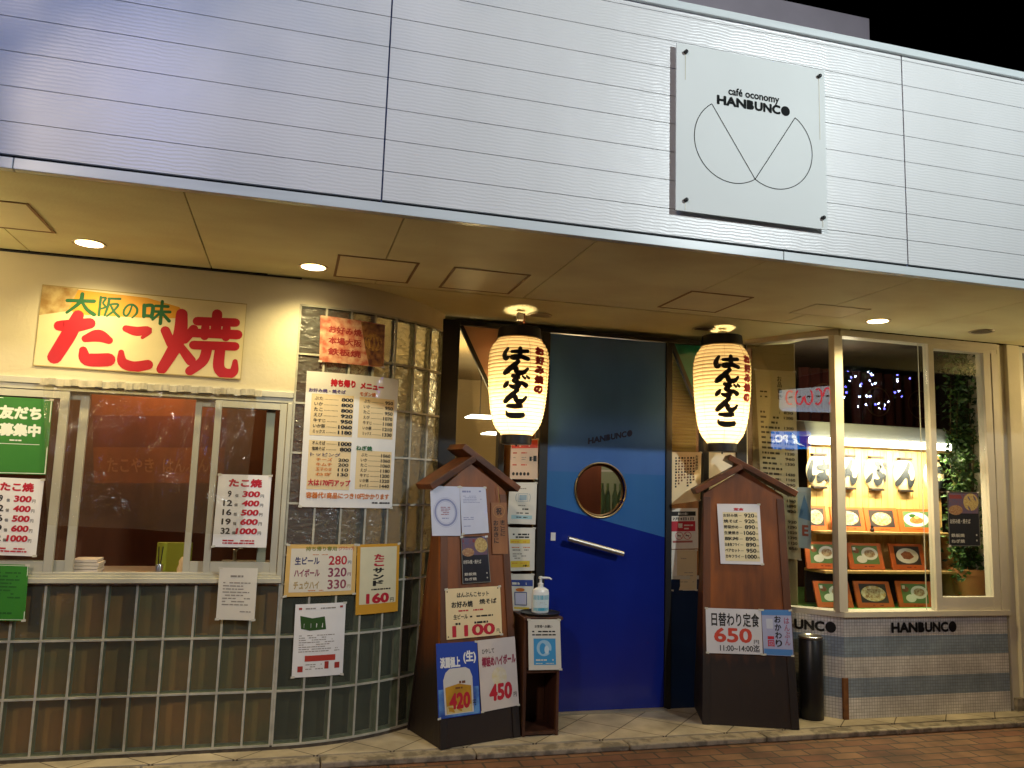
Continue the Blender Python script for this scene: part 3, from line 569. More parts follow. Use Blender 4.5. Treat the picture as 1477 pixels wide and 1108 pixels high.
b = MB(); a = onY(265, 800, 5.15); b.lathe((a.x+.005, 5.12, -.56), [(.03, 0), (.034, .03), (.024, .06), (.026, .075), (.012, .10)], mat('cream_ceramic', (.66, .5, .3), .3), 24); tag(mk('sauce_jar', b, None, True), 'small cream jar beside the lime card on the take-out counter', 'jar')
b = MB(); a = onY(206, 818, 5.14); b.lathe((a.x, 5.1, -.56), [(.02, 0), (.035, .012), (.036, .016)], mat('amber_dish', (.35, .2, .06), .3), 20); tag(mk('small_dish', b, None, True), 'shallow amber dish on the middle of the take-out counter', 'dish')
b = MB(); a = onY(350, 808, 5.2); b.box(a.x-.13, a.x+.16, 5.16, 5.4, -.56, -.50, mat('tray_grey', (.42, .40, .34), .4)); b.tube([(a.x-.05, 5.25, -.50), (a.x-.05, 5.25, -.43), (a.x-.01, 5.25, -.41)], .012, STEEL); tag(mk('serving_tray', b, bevel=.006), 'grey tray with a spout on the counter behind the right sash', 'tray')
b = MB(); b.box(-2.6, -.15, 5.03, 5.6, -.60, -.561, mat('counter_top', (.45, .40, .30), .4, var=.1)); tag(mk('takeout_counter', b), 'pale counter top behind the take-out window', 'counter')
# kitchen behind
KW = mat('kitchen_wall', (.22, .075, .03), .6, var=.3, vscale=(6, 6, 1)); KP = mat('dim_panel', (.16, .075, .03), .6, col2=(.07, .03, .014), vscale=(7, 7, 1.5))
b = MB(); b.box(-4, .42, 6.6, 6.7, -1.6, 1.2, KW); b.box(-4.1, -4, 5.05, 6.7, -1.6, 1.2, KW); b.box(.42, .46, 5.2, 6.7, -1.6, 1.19, mat('olive_partition', (.42, .38, .20), .7, var=.3, vscale=(3, 3, 3))); b.box(-4, .44, 5.06, 6.6, 1.19, 1.21, KW); b.box(-4, .42, 5.15, 6.6, -1.56, -1.5, KP)
tag(mk('kitchen_room_wall', b), kind='structure')
b = MB(); CFm = mat('counter_front', (.62, .26, .06), .7, col2=(.26, .19, .06), vscale=(3.2, 2.5, 2.6), detail=4); b.box(-3.9, -.0, 5.02, 5.06, -1.5, -.61, CFm); DKp = mat('dark_back_panel', (.05, .05, .035), .8, var=.5, vscale=(5, 5, 3))
for k in range(12): p = [arc(.09*k, -1.49, -.10), arc(.09*k+.09, -1.49, -.10), arc(.09*k+.09, -1.49, -.12), arc(.09*k, -1.49, -.12)]; b.hexa(p+[V((q.x, q.y, -.43)) for q in p], DKp)
tag(mk('counter_panel', b), 'brown panel under the take-out counter, seen through the glass blocks', 'panel')
NOREN = mat('orange_cloth', (.27, .07, .012), .8, var=.3, vscale=(8, 8, 2)); NORENR = mat('rust_cloth', (.17, .028, .010), .8, var=.3, vscale=(8, 8, 2))
sh = sheetY(((132, 545), (330, 548), (322, 697), (136, 697)), 5.9, .004); sh.base(NOREN, 12, 8, .004)
sh.rect(.0, .36, 1, .66, NORENR); sh.text('たこやき  はんぶんこ', .1, .76, .96, .9, mat('faded_letters', (.34, .13, .04), .7), .02); put(sh, 'shop_curtain', 'orange and rust cloth curtain hanging inside the take-out kitchen', 'cloth curtain')
light('kitchen_lamp_light', 'POINT', (-.9, 5.6, .95), 22, (1, .62, .3), .1)
b = MB(); b.box(-1.3, -.6, 5.9, 5.98, 1.02, 1.05, mat('tube_glow', (1, .75, .45), .5, emit=3)); tag(mk('kitchen_lamp', b), 'warm strip lamp under the ceiling of the take-out kitchen', 'lamp')

# signs on the left wall and the window
YEL = ink('#d99a2b')
sh = sheetY(((61, 411), (356, 439), (347, 547), (48, 527)), YW-.004, .001); sh.base(paper('#e3d5ab'), 10, 6, .004)
sh.poly([(.16, .02), (.50, .04), (.66, .12), (.69, .19), (.66, .27), (.5, .30), (.20, .33), (.12, .28)], YEL)
sh.poly([(.003, .003), (.17, .01), (.13, .30), (.0, .38)], mat('brown_stain', (.34, .20, .06), .5, col2=(.55, .42, .2), vscale=(20, 20, 20)))
for ch, x0, x1 in (('大', .115, .26), ('阪', .265, .375), ('の', .385, .465), ('味', .475, .62)): sh.brush(B[ch], x0, .06 if ch != 'の' else .12, x1, .33 if ch != '味' else .37, GREEN, 1.2)
for ch, x0, y0, x1, y1 in (('た', .07, .32, .36, .93), ('こ', .37, .36, .56, .97), ('焼', .58, .16, .965, .99)): sh.brush(B[ch], x0, y0, x1, y1, RED, 1.6 if ch != '焼' else 1.45)
sh.loop([(.002, .0), (1, .0), (1, 1), (.0, 1)], .006, mat('film_edge', (.42, .33, .16), .2), True)
put(sh, 'wall_sign', 'wide cream wall sign with big red brushed lettering and a green line on orange', 'sign')
sh = sheetY(((-14, 571), (76.6, 576.5), (66.5, 685), (-22, 683)), YW-.028); sh.base(GREENP); W_ = ink('#e4ead8')
sh.border(.02, .015, .98, .985, .006, W_); sh.text('友だち', .16, .11, .84, .29, W_, .06); sh.text('募集中', .18, .34, .85, .51, W_, .06); sh.lines(.36, .54, .62, .57, 1, W_, .6); sh.rect(.2, .605, .85, .612, W_)
put(sh, 'poster', 'green poster with bold white lettering on the upper left window pane', 'poster', 'sheets on the take-out window')
def tako(px, lab, sizes):
    sh = sheetY(px, YW-.028); sh.base(WHITE); sh.text('たこ焼', .2, .055, .83, .175, RED, .055)
    for i, (a, p) in enumerate(sizes):
        y = .225+i*.128; sh.text(a, .13 if len(a) > 1 else .2, y, .30 if len(a) > 1 else .27, y+.085, INK, .03); sh.text('個', .34, y+.045, .40, y+.088, INK, .01); sh.text(p, .47 if len(p) == 3 else .40, y, .80, y+.085, RED, .045, .08); sh.text('円', .82, y+.045, .88, y+.09, INK, .01)
    sh.lines(.18, .885, .85, .955, 2, RED, .55, 5, .2); put(sh, 'price_sheet', lab, 'price list', 'sheets on the take-out window')
SZ = (('9', '300'), ('12', '400'), ('16', '500'), ('19', '600'), ('32', '1000'))
tako(((-14, 688), (64, 691.5), (52, 802.7), (-24, 800)), 'white takoyaki price sheet under the green poster on the left pane', SZ)
tako(((315.5, 684), (392, 686), (384, 790), (306, 788.8)), 'white takoyaki price sheet on the right pane of the take-out window', SZ)
sh = sheetY(((-22, 813), (42, 814.8), (36, 895.7), (-28, 895)), YW-.045); sh.base(paper('#35802a')); sh.border(.02, .02, .98, .98, .004, W_); sh.lines(.1, .1, .9, .6, 8, ink('#1d5a1f'), .4, 3); sh.lines(.3, .82, .85, .88, 1, ink('#1d5a1f'), .5); put(sh, 'notice', 'small green notice taped below the take-out window sill', 'notice')
sh = sheetY(((317, 818.5), (372, 819.7), (367, 894.8), (311.4, 893.7)), YW-.045, .004); sh.base(OFFW); sh.lines(.3, .12, .65, .18, 1, GREYI, .6); sh.lines(.12, .24, .9, .72, 8, GREYI, .35, 4); sh.lines(.6, .8, .9, .85, 1, GREYI, .4); put(sh, 'notice', 'plain white notice hanging from the right end of the take-out window sill', 'notice')

# sheets on the curved glass blocks
sh = sheetA(((462, 455.4), (554, 469.3), (551.6, 531), (460, 522))); MEAT = mat('meat_photo', (.42, .10, .06), .4, col2=(.62, .38, .24), vscale=(26, 26, 30), coat=.3); sh.base(MEAT, 8, 5)
sh.poly([(.6, .02), (.99, .02), (.99, .98), (.75, .98), (.68, .6)], mat('meat_photo_dark', (.10, .03, .02), .4, col2=(.34, .15, .04), vscale=(30, 30, 30), coat=.3)); sh.oval(.82, .45, .14, .2, mat('meat_gold', (.5, .26, .05), .4, var=.5, vscale=(40, 40, 40)))
PK = ink('#8e2a2a')
for i, tx in enumerate(('お好み焼', '本場大阪', '鉄板焼')): sh.text(tx, .12, .2+i*.24, .62, .36+i*.24, PK, .03)
put(sh, 'photo_poster', 'faded pinkish food photo poster high on the curved glass blocks', 'poster')
sh = sheetA(((442.5, 535.5), (573, 547.6), (563.3, 733.3), (431, 731))); sh.base(paper('#e2dfda'), 10, 8); TINT = ink('#dcc393')
sh.text('持ち帰り', .24, .045, .50, .105, RED, .075); sh.text('メニュー', .55, .055, .82, .105, RED, .07)
sh.text('お好み焼・焼そば', .03, .125, .40, .155, PURPLE, .03); sh.text('モダン焼', .55, .125, .73, .16, ORANGE, .03)
for a in ((.06, .165, .49, .475), (.55, .165, .96, .475), (.06, .51, .49, .87), (.55, .57, .96, .86)): sh.rect(*a, TINT)
def mrow(sh, n, p, x0, x1, x2, x3, y, h, m1=INK, m2=INK, bl=.035):
    sh.text(n, x0, y, x0+(x1-x0)*min(1, .36*len(n)), y+h, m1, .02)
    xx = x0+(x1-x0)*min(1, .36*len(n))+.015
    while xx < x2-.012: sh.k -= 1; sh.rect(xx, y+h*.6, xx+.006, y+h*.78, m1, 1, 1); xx += .013
    sh.text(p, x2 if len(p) > 3 else x2+(x3-x2)*.14, y, x3, y+h*1.05, m2, bl)
L1 = (('ぶた', '800'), ('いか', '800'), ('たこ', '800'), ('えび', '920'), ('牛すじ', '950'), ('いか豚', '1060'), ('ミックス', '1180'))
L2 = (('ぶた', '950'), ('いか', '950'), ('たこ', '950'), ('えび', '1070'), ('牛すじ', '1100'), ('いか豚', '1210'), ('ミックス', '1330'))
L3 = (('ぶた', '1060'), ('いか', '1060'), ('たこ', '1060'), ('えび', '1180'), ('牛すじ', '1200'), ('いか豚', '1320'), ('ミックス', '1440'))
for i in range(7):
    mrow(sh, *L1[i], .09, .21, .34, .485, .185+.041*i, .027, bl=.05); mrow(sh, *L2[i], .60, .70, .83, .945, .182+.041*i, .026); mrow(sh, *L3[i], .60, .70, .83, .945, .59+.0385*i, .025, bl=.03)
sh.text('ねぎ焼', .54, .535, .72, .572, GREEN, .04)
mrow(sh, 'オムそば', '1000', .09, .22, .35, .49, .515, .028, bl=.05); mrow(sh, '塩焼そば', '800', .09, .22, .35, .49, .557, .028, bl=.05); sh.text('トッピング', .08, .6, .38, .628, NAVY, .02)
for i, (n, p) in enumerate((('チーズ', '200'), ('キムチ', '200'), ('玉子のせ', '110'), ('ねぎ', '130'))): sh.text(n, .14, .638+.036*i, .30, .662+.036*i, ORANGE, .02); sh.text(p, .36, .638+.036*i, .47, .662+.036*i, INK, .03)
sh.text('大は170円アップ', .07, .795, .50, .845, RED, .04); sh.text('容器代1商品につき10円かかります', .06, .89, .95, .935, ORANGE, .03); sh.lines(.75, .95, .97, .965, 1, INK, .7, 3, .05)
put(sh, 'takeout_menu', 'large white take-out menu with red heading on the curved glass blocks', 'menu')
sh = sheetA(((414.4, 785), (513.2, 784.8), (510.5, 856.5), (409, 860.6)), .014); sh.base(paper('#d8b26a'), 8, 4); sh.rect(.06, .08, .94, .92, paper('#ddd6c4'))
sh.text('持ち帰り専用', .26, .04, .70, .13, ink('#7a7a2a'), .03); sh.text('(プラカップ)', .73, .04, .96, .13, RED, .02)
for i, (n, p, m1, m2) in enumerate((('生ビール', '280', NAVY, RED), ('ハイボール', '320', ink('#83304c'), ink('#83304c')), ('チュウハイ', '330', ink('#a8905a'), ink('#8b3e4e')))):
    y = .24+.235*i; sh.text(n, .12, y, .47 if i else .46, y+.15, m1, .03); sh.text(p, .59, y-.015, .86, y+.165, m2, .02); sh.text('円', .875, y+.09, .925, y+.155, m1, .01)
sh.lines(.36, .18, .6, .205, 1, ORANGE, .5); sh.lines(.32, .87, .56, .90, 1, ORANGE, .5); put(sh, 'drink_menu', 'yellow edged price sheet for three drinks on the curved glass blocks', 'price list')
sh = sheetA(((514, 785.3), (574, 783.4), (571.4, 881), (511, 886.9)), .0155); sh.base(paper('#d39a2f'), 6, 6); sh.rect(.07, .04, .93, .86, paper('#dcd3ae'))
sh.vtext('たこ', .38, .14, .62, .33, RED, .06); sh.vtext('サンド', .36, .34, .62, .61, INK, .06); sh.lines(.22, .63, .82, .665, 1, INK, .6, 2, .05); sh.text('160', .22, .71, .76, .855, RED, .05); sh.text('円', .79, .79, .88, .85, INK, .02)
put(sh, 'price_poster', 'tall yellow price poster with vertical lettering on the curved glass blocks', 'poster')
sh = sheetA(((426, 871.4), (497.8, 868.2), (493, 972.2), (420.3, 977)), .014); sh.base(WHITE, 6, 6); sh.poly([(.1, .16), (.34, .2), (.58, .18), (.62, .36), (.3, .37), (.13, .34)], ink('#2d4f1d')); sh.rect(.18, .27, .32, .33, WHITE); sh.rect(.42, .27, .55, .33, WHITE)
sh.lines(.2, .045, .85, .075, 1, GREYI, .6); sh.lines(.1, .41, .93, .66, 8, GREYI, .35, 9); sh.rect(.23, .71, .83, .79, ink('#b23a2c')); sh.lines(.25, .81, .6, .9, 3, GREYI, .4)
for a in ((.07, .05), (.88, .04), (.1, .85), (.82, .82)): sh.rect(a[0], a[1], a[0]+(.06 if a[1] < .5 else .1), a[1]+(.03 if a[1] < .5 else .08), ink('#a02f26'))
sh.rect(.62, .80, .7, .9, ink('#a02f26')); put(sh, 'flyer', 'white flyer with a green picture and a red bar low on the curved glass blocks', 'flyer')

# ================================================================== ENTRANCE
t = thing('entrance_screen', 'black framed glazed screen with inverted triangle panels either side of the blue door', 'glazed screen', (2.1, YD, ZT))
b = MB(); ZH = 1.137
XL, XD0, XD1, XR = .985, 1.735, 2.635, 3.262
ML, MR = onY(722, 650, YD).x, onY(1017, 650, YD).x
b.box(XL-.03, 1.075, YD-.03, YD+.08, ZT, ZH, BLACK); b.box(1.0755, 3.30, YD-.03, YD+.08, 1.105, ZH, BLACK)
b.box(XD0-.065, XD0-.003, YD-.025, YD+.08, ZT, 1.1048, BLACK); b.box(XD1+.003, XD1+.05, YD-.025, YD+.08, ZT, 1.1048, BLACK)
b.box(ML-.02, ML+.022, YD-.02, YD+.06, ZT, .545, BLACK); b.box(MR-.022, MR+.022, YD-.02, YD+.06, ZT, .56, BLACK); b.box(3.215, XR+.04, YD-.022, YD+.06, ZT, 1.1046, BLACK)
mk('frame', b, t, bevel=.003)
def vpanel(x0, x1, xm, zm, m):
    z1 = 1.103; q = MB(); q.prism([(x0, YD-.004, z1), (x1, YD-.004, z1), (xm, YD-.004, zm)], (0, .02, 0), m); o = mk('triangle_panel', q, t)
    r = MB()
    for xa in (x0, x1):
        a, c = V((xa, YD-.016, z1)), V((xm, YD-.016, zm)); d = (c-a).normalized(); nn = V((-d.z, 0, d.x))*.013
        r.prism([a+nn, c+nn, c-nn, a-nn], (0, .03, 0), BLACK)
    mk('rail', r, o)
vpanel(1.085, XD0-.068, ML, .50, mat('pink_panel', (.55, .30, .19), .3, var=.1, coat=.4)); vpanel(XD1+.053, 3.212, MR, .50, mat('teal_panel', (.008, .13, .10), .3, var=.15, coat=.4))
for x0, x1, z0, z1 in ((1.0755, XD0-.066, ZT+.02, 1.10), (XD1+.051, 3.2, -.60, 1.10)):
    q = MB(); q.box(x0, x1, YD+.02, YD+.025, z0, z1, GLASS); mk('pane', q, t)
q = MB(); q.box(XD1+.051, MR-.023, YD-.01, YD+.03, ZT, -.602, mat('navy_panel', (.008, .022, .06), .35, var=.2)); mk('kick_panel', q, t)
q = MB(); q.box(MR+.023, 3.2145, YD-.008, YD+.012, ZT, .5, CREAM); mk('side_panel', q, t)
# the blue door
t = thing('entrance_door', 'blue wooden door with a darker slanted lower half and a round window', 'door', ((XD0+XD1)/2, YD, ZT))
UP = mat('door_blue', (.055, .135, .37), .18, var=.15, vscale=(3, 3, 1.5), coat=.3, bump=.03, bscale=(20, 20, 8)); LO = mat('door_royal', (.005, .016, .20), .25, var=.12, vscale=(3, 3, 1.5), coat=.3, bump=.03, bscale=(20, 20, 8)); MID = mat('door_blue_reflection', (.036, .13, .34), .16, var=.12, vscale=(3, 3, 1.5), coat=.3)  # UP and MID are one blue paint; their step is a painted reflection edge
PX, PZ, PR = 2.134, 0.003, .19
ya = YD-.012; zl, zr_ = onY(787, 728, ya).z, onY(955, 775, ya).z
b = MB(); b.box(XD0, XD1, ya+.012, YD+.03, ZT+.012, 1.10, LO)
def face_with_hole(bt, poly):      # paint area of the door leaf, cut round the porthole
    pass
zm0, zm1 = .125, .125; n = 48
circ = [(PX+PR*cos(2*pi*k/n), PZ+PR*sin(2*pi*k/n)) for k in range(n)]
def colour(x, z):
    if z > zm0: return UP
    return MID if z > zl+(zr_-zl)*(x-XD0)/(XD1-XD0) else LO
# leaf front in columns so that the three colours and the round hole meet cleanly
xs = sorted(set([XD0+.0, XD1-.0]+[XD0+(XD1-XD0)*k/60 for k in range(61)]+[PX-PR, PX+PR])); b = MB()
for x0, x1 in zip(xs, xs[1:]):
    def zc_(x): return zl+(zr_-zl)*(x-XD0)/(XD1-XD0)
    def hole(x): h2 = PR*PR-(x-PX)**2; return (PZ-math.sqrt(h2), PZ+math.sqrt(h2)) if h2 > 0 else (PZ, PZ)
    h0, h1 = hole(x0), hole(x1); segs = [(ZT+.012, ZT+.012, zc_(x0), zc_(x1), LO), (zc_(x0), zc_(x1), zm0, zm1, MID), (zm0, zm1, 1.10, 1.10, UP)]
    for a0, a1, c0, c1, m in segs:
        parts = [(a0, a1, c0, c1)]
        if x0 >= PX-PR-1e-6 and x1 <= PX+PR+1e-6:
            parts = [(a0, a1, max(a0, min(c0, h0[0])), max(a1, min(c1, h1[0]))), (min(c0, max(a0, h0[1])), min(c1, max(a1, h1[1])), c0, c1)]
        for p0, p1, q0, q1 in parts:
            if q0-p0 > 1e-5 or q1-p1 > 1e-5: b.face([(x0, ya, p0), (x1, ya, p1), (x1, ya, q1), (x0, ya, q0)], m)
b.box(XD0, XD0+.006, ya+.001, YD+.03, ZT+.012, 1.10, LO); b.box(XD1-.006, XD1, ya+.001, YD+.03, ZT+.012, 1.10, LO)
for k in range(n):
    (x0, z0), (x1, z1) = circ[k], circ[(k+1) % n]; b.face([(x0, ya, z0), (x1, ya, z1), (x1, YD+.03, z1), (x0, YD+.03, z0)], LO)
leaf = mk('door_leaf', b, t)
b = MB(); ink_logo = ink('#0b1c44'); P0, P1 = onY(848, 641, ya), onY(912, 629, ya)
sl = Sheet(lambda u, v, d: V((P0.x+(P1.x-P0.x)*u, ya-d, P0.z+(P1.z-P0.z)*u+.045*(1-v))), .36, .05, b)
hanbunco(sl, 0, 0, 1, 1, ink_logo); mk('lettering', b, t)
b = MB()
for rr, yy in ((PR+.002, ya-.008),):
    P = [(PX+rr*cos(2*pi*k/48), yy, PZ+rr*sin(2*pi*k/48)) for k in range(49)]; b.tube(P, .006, BRASS, 8, False)
    P = [(PX+(rr-.012)*cos(2*pi*k/48), yy+.03, PZ+(rr-.012)*sin(2*pi*k/48)) for k in range(49)]; b.tube(P, .010, mat('dark_brass', (.12, .07, .03), .35, metal=1), 8, False)
pr = mk('porthole_ring', b, t, True); b = MB(); b.add([(PX+PR*cos(2*pi*k/48), yy_, PZ+PR*sin(2*pi*k/48)) for yy_ in (ya+.02, ya+.024) for k in range(48)], [tuple(range(48)), tuple(range(95, 47, -1))], GLASS); mk('pane', b, pr)
b = MB(); A, C = onY(820, 777, ya-.06), onY(899, 799, ya-.06); b.tube([A, C], .0175, mat('dull_steel', (.42, .40, .37), .42, metal=1), 16)
for f in (.14, .86): p = A.lerp(C, f); b.tube([p, p+V((0, .06, 0))], .010, STEEL, 10)
mk('handle', b, t, True)
b = MB(); p = onY(797.5, 774, ya); b.box(p.x-.016, p.x+.018, ya-.004, ya-.0005, p.z-.027, p.z+.027, mat('white_label', (.6, .6, .58), .5)); mk('lock_plate', b, t)
b = MB(); b.box(XD0-.01, XD1+.01, YD-.06, YD+.08, ZT+.0005, ZT+.010, mat('threshold', (.25, .22, .17), .5)); mk('threshold', b, t)

# sheets on the entrance glass
G_ = 'sheets on the entrance glass'
REDP = ink('#b8402c'); BEI = paper('#cfb59a')
sh = sheetY(((737, 634), (776.5, 633), (775.8, 691.5), (735.3, 690.9)), YD-.006); sh.base(BEI); sh.rect(.03, .03, .97, .23, REDP); sh.lines(.1, .07, .9, .19, 2, BEI, .55, 3, .1)
for i in range(3): sh.lines(.08+.3*i, .3, .3+.3*i, .36, 1, REDP, .5, i); sh.lines(.1+.3*i, .42, .3+.3*i, .52, 2, GREYI, .4, i+9); sh.lines(.08+.3*i, .6, .3+.3*i, .66, 1, REDP, .5, i)
for i in range(5): sh.oval(.12+.13*i, .87, .05, .045, INK, 8)
sh.rect(.68, .44, .76, .55, INK); sh.rect(.82, .42, .94, .56, INK); put(sh, 'notice', 'beige notice with a red heading behind the left lantern', 'notice', G_)
sh = sheetY(((735, 696), (774.4, 696), (772.3, 756.7), (731.6, 755.2)), YD-.006); sh.base(OFFW); sh.lines(.35, .12, .65, .16, 1, GREYI, .6)
sh.border(.34, .27, .68, .46, .003, ink('#6f8797')); sh.rect(.38, .3, .64, .43, ink('#8ea2ae')); sh.circ(.3, .365, .05, .09, .003, ink('#6f8797'), 14, 90, 270); sh.circ(.72, .365, .05, .09, .003, ink('#6f8797'), 14, -90, 90)
sh.lines(.34, .53, .7, .57, 1, GREYI, .6); sh.lines(.3, .6, .74, .66, 1, INK, .6, 2, .05); sh.lines(.3, .7, .74, .75, 1, INK, .5, 3, .05); sh.rect(.12, .79, .86, .88, ink('#9dbfc4')); sh.lines(.3, .81, .7, .85, 1, INK, .6, 3, .05)
put(sh, 'notice', 'white notice with a small grey plate drawing left of the blue door', 'notice', G_)
sh = sheetY(((731, 760.8), (771.6, 761.4), (770.6, 823), (733, 823.7)), YD-.006); sh.base(OFFW); YH = ink('#d3b73a'); sh.lines(.2, .11, .8, .24, 2, INK, .55, 4, .1); sh.rect(.1, .27, .82, .37, YH); sh.lines(.14, .3, .7, .34, 1, ORANGE, .4); sh.lines(.15, .43, .85, .47, 1, ORANGE, .5); sh.lines(.18, .49, .82, .53, 1, INK, .5)
sh.lines(.18, .57, .7, .72, 3, GREYI, .45); sh.rect(.1, .77, .82, .92, YH); sh.lines(.14, .8, .75, .83, 1, ORANGE, .5); sh.text('お願い', .55, .86, .78, .91, INK, .03); put(sh, 'notice', 'white notice with two yellow bars left of the blue door', 'notice', G_)
sh = sheetY(((736, 828), (769.6, 828), (769.6, 882), (738, 880.6)), YD-.006); sh.base(OFFW); DB = ink('#2b3f86'); sh.rect(.02, .16, .96, .33, DB); sh.lines(.06, .20, .9, .29, 1, OFFW, .7, 3, .05); sh.oval(.4, .43, .2, .05, ORANGE); sh.border(.16, .5, .68, .84, .008, DB); sh.rect(.2, .53, .64, .81, paper('#c9c6dc')); sh.rect(.1, .9, .8, .95, YH)
put(sh, 'notice', 'small white notice with a navy heading behind the sanitizer bottle', 'notice', G_)
sh = sheetY(((962, 652), (1011.6, 652.3), (1009.6, 722), (961, 729)), YD-.006); sh.base(CREAMP)
for i in range(7): 
    x = .24+.085*i
    for j in range(11-(i*5) % 4): sh.rect(x, .10+.055*j, x+.035+.012*((i+j) % 3), .135+.055*j, BROWNI if (i*j) % 5 else INK)
sh.vtext('はんぶんこ', .04, .5, .11, .9, INK, .02); sh.vtext('お客様各位', .82, .06, .9, .36, INK, .02); put(sh, 'notice', 'cream notice in vertical writing right of the blue door', 'notice', G_)
sh = sheetY(((966, 733.4), (1006, 733), (1006.6, 791), (966, 792)), YD-.009); sh.base(OFFW); sh.rect(.03, .08, .92, .19, INK); sh.text('緊急のお願い', .3, .105, .65, .165, OFFW, .02); sh.text('7月4日1日', .1, .225, .85, .30, INK, .03); RR = ink('#b02634'); sh.rect(.03, .32, .90, .57, RR); sh.text('禁煙', .1, .37, .45, .49, OFFW, .05); sh.lines(.5, .36, .85, .52, 2, OFFW, .4)
for cx in (.33, .62): sh.circ(cx, .68, .13, .09, .004, RR); sh.loop([(cx-.09, .62), (cx+.09, .74)], .004, RR); sh.rect(cx-.07, .67, cx+.06, .69, INK)
sh.rect(.1, .80, .8, .85, ink('#a05a52')); put(sh, 'notice', 'white no smoking notice with a red band right of the blue door', 'notice', G_)
sh = sheetY(((968, 793), (1004.6, 793), (1004.6, 851.5), (968.3, 852)), YD-.007); sh.base(OFFW); sh.rect(.22, .01, .99, .99, paper('#cbb993')); sh.lines(.3, .18, .6, .23, 1, GREYI, .5); sh.lines(.3, .5, .9, .8, 4, GREYI, .25, 4); put(sh, 'notice', 'faded paper under the no smoking notice', 'notice', G_)
tq = MB(); a = onY(960, 735, YD-.012); tq.box(2.66, MR-.03, YD-.012, YD+.01, -.615, -.59, FRAME); mk('sill', tq, bpy.data.objects['entrance_screen'])

# inside the entrance
RW = mat('beige_room_wall', (.36, .27, .13), .7, var=.2, vscale=(2, 2, 2)); RD = mat('brown_room_wall', (.22, .09, .035), .5, col2=(.12, .05, .02), vscale=(8, 8, 1.2))
b = MB(); b.box(.465, 3.5, 8.4, 8.5, -1.6, 1.14, RW); b.box(.47, 3.5, 5.46, 8.39, 1.141, 1.16, RW); b.box(3.42, 3.46, YD+.1, 8.4, -1.6, 1.14, RD); b.box(.461, .48, 5.4, 8.39, -1.5, 1.14, RW); tag(mk('dining_room_wall', b), kind='structure')
b = MB(); b.box(.48, 3.42, 5.48, 8.4, -1.53, -1.50, RD); tag(mk('dining_room_floor', b), kind='structure')
b = MB(); b.box(ML+.03, XD0-.075, YD+.06, YD+.075, -1.45, .55, mat('orange_wood', (.40, .15, .035), .5, col2=(.26, .09, .02), vscale=(10, 10, 1))); tag(mk('wooden_board', b), 'orange brown board behind the glass left of the blue door', 'board')
b = MB(); BL = mat('lantern_image_slats', (.62, .44, .14), .7, col2=(.45, .29, .08), vscale=(3, 3, 60))  # slats made up in place of the lantern image in the glass
for k in range(40): b.box(2.66, MR+.02, 5.56, 5.565, .15+.0235*k, .171+.0235*k, BL)
tag(mk('lantern_image_slats', b), 'made-up yellowish slats behind the glass right of the blue door, standing for the lantern reflection', 'blind')
b = MB(); b.box(1.95, 2.35, 5.9, 5.94, -1.5, .8, mat('inner_door', (.30, .075, .02), .45, col2=(.20, .05, .015), vscale=(10, 10, 1))); tag(mk('inner_door', b), 'reddish wooden inner door seen through the round window', 'door')
b = MB(); GB = mat('green_bottle', (.10, .16, .07), .15, coat=.5, var=.3)
for k in range(6): b.lathe((2.44+.055*k, 6.1+.02*(k % 2), -.20), [(.022, 0), (.023, .16), (.010, .21), (.010, .26)], GB, 12)
b.box(2.36, 2.79, 6.05, 6.3, -.225, -.205, RD); b.box(2.2, 2.8, 6.32, 6.34, -.4, .5, mat('pale_green_wall', (.30, .33, .20), .6)); b.box(2.36, 2.8, 6.0, 6.02, .15, .165, CREAM); tag(mk('bottle_shelf', b, None, True), 'shelf of green bottles seen through the round window', 'shelf')
TUBE = mat('panel_glow', (1, .93, .78), .5, emit=5)  # hung glowing panels added where the glass shows bright reflections
for px, Y in ((692, 7.2), (716, 7.0)):
    p = onY(px, 603 if px < 700 else 627, Y); b = MB(); b.box(p.x-.12, p.x+.12, Y-.2, Y+.1, p.z, p.z+.012, TUBE); b.box(p.x-.004, p.x+.004, Y-.004, Y+.004, p.z+.013, 1.14, BLACK)
    tag(mk('glow_panel', b), 'flat glowing panel inside for a bright reflection, %s seen left of the lantern' % ('the farther one' if px < 700 else 'the nearer lower one'), 'lamp', 'glowing panels inside the entrance')
light('dining_lamp_light', 'POINT', (1.25, 6.3, .75), 30, (1, .72, .34), .12); light('entry_fill_light', 'POINT', (2.38, 5.66, .75), 12, (1, .86, .66), .06); light('dining_far_light', 'POINT', (2.5, 7.0, .8), 16, (1, .76, .42), .12)  # entry light added, without a fixture, to brighten the porthole view

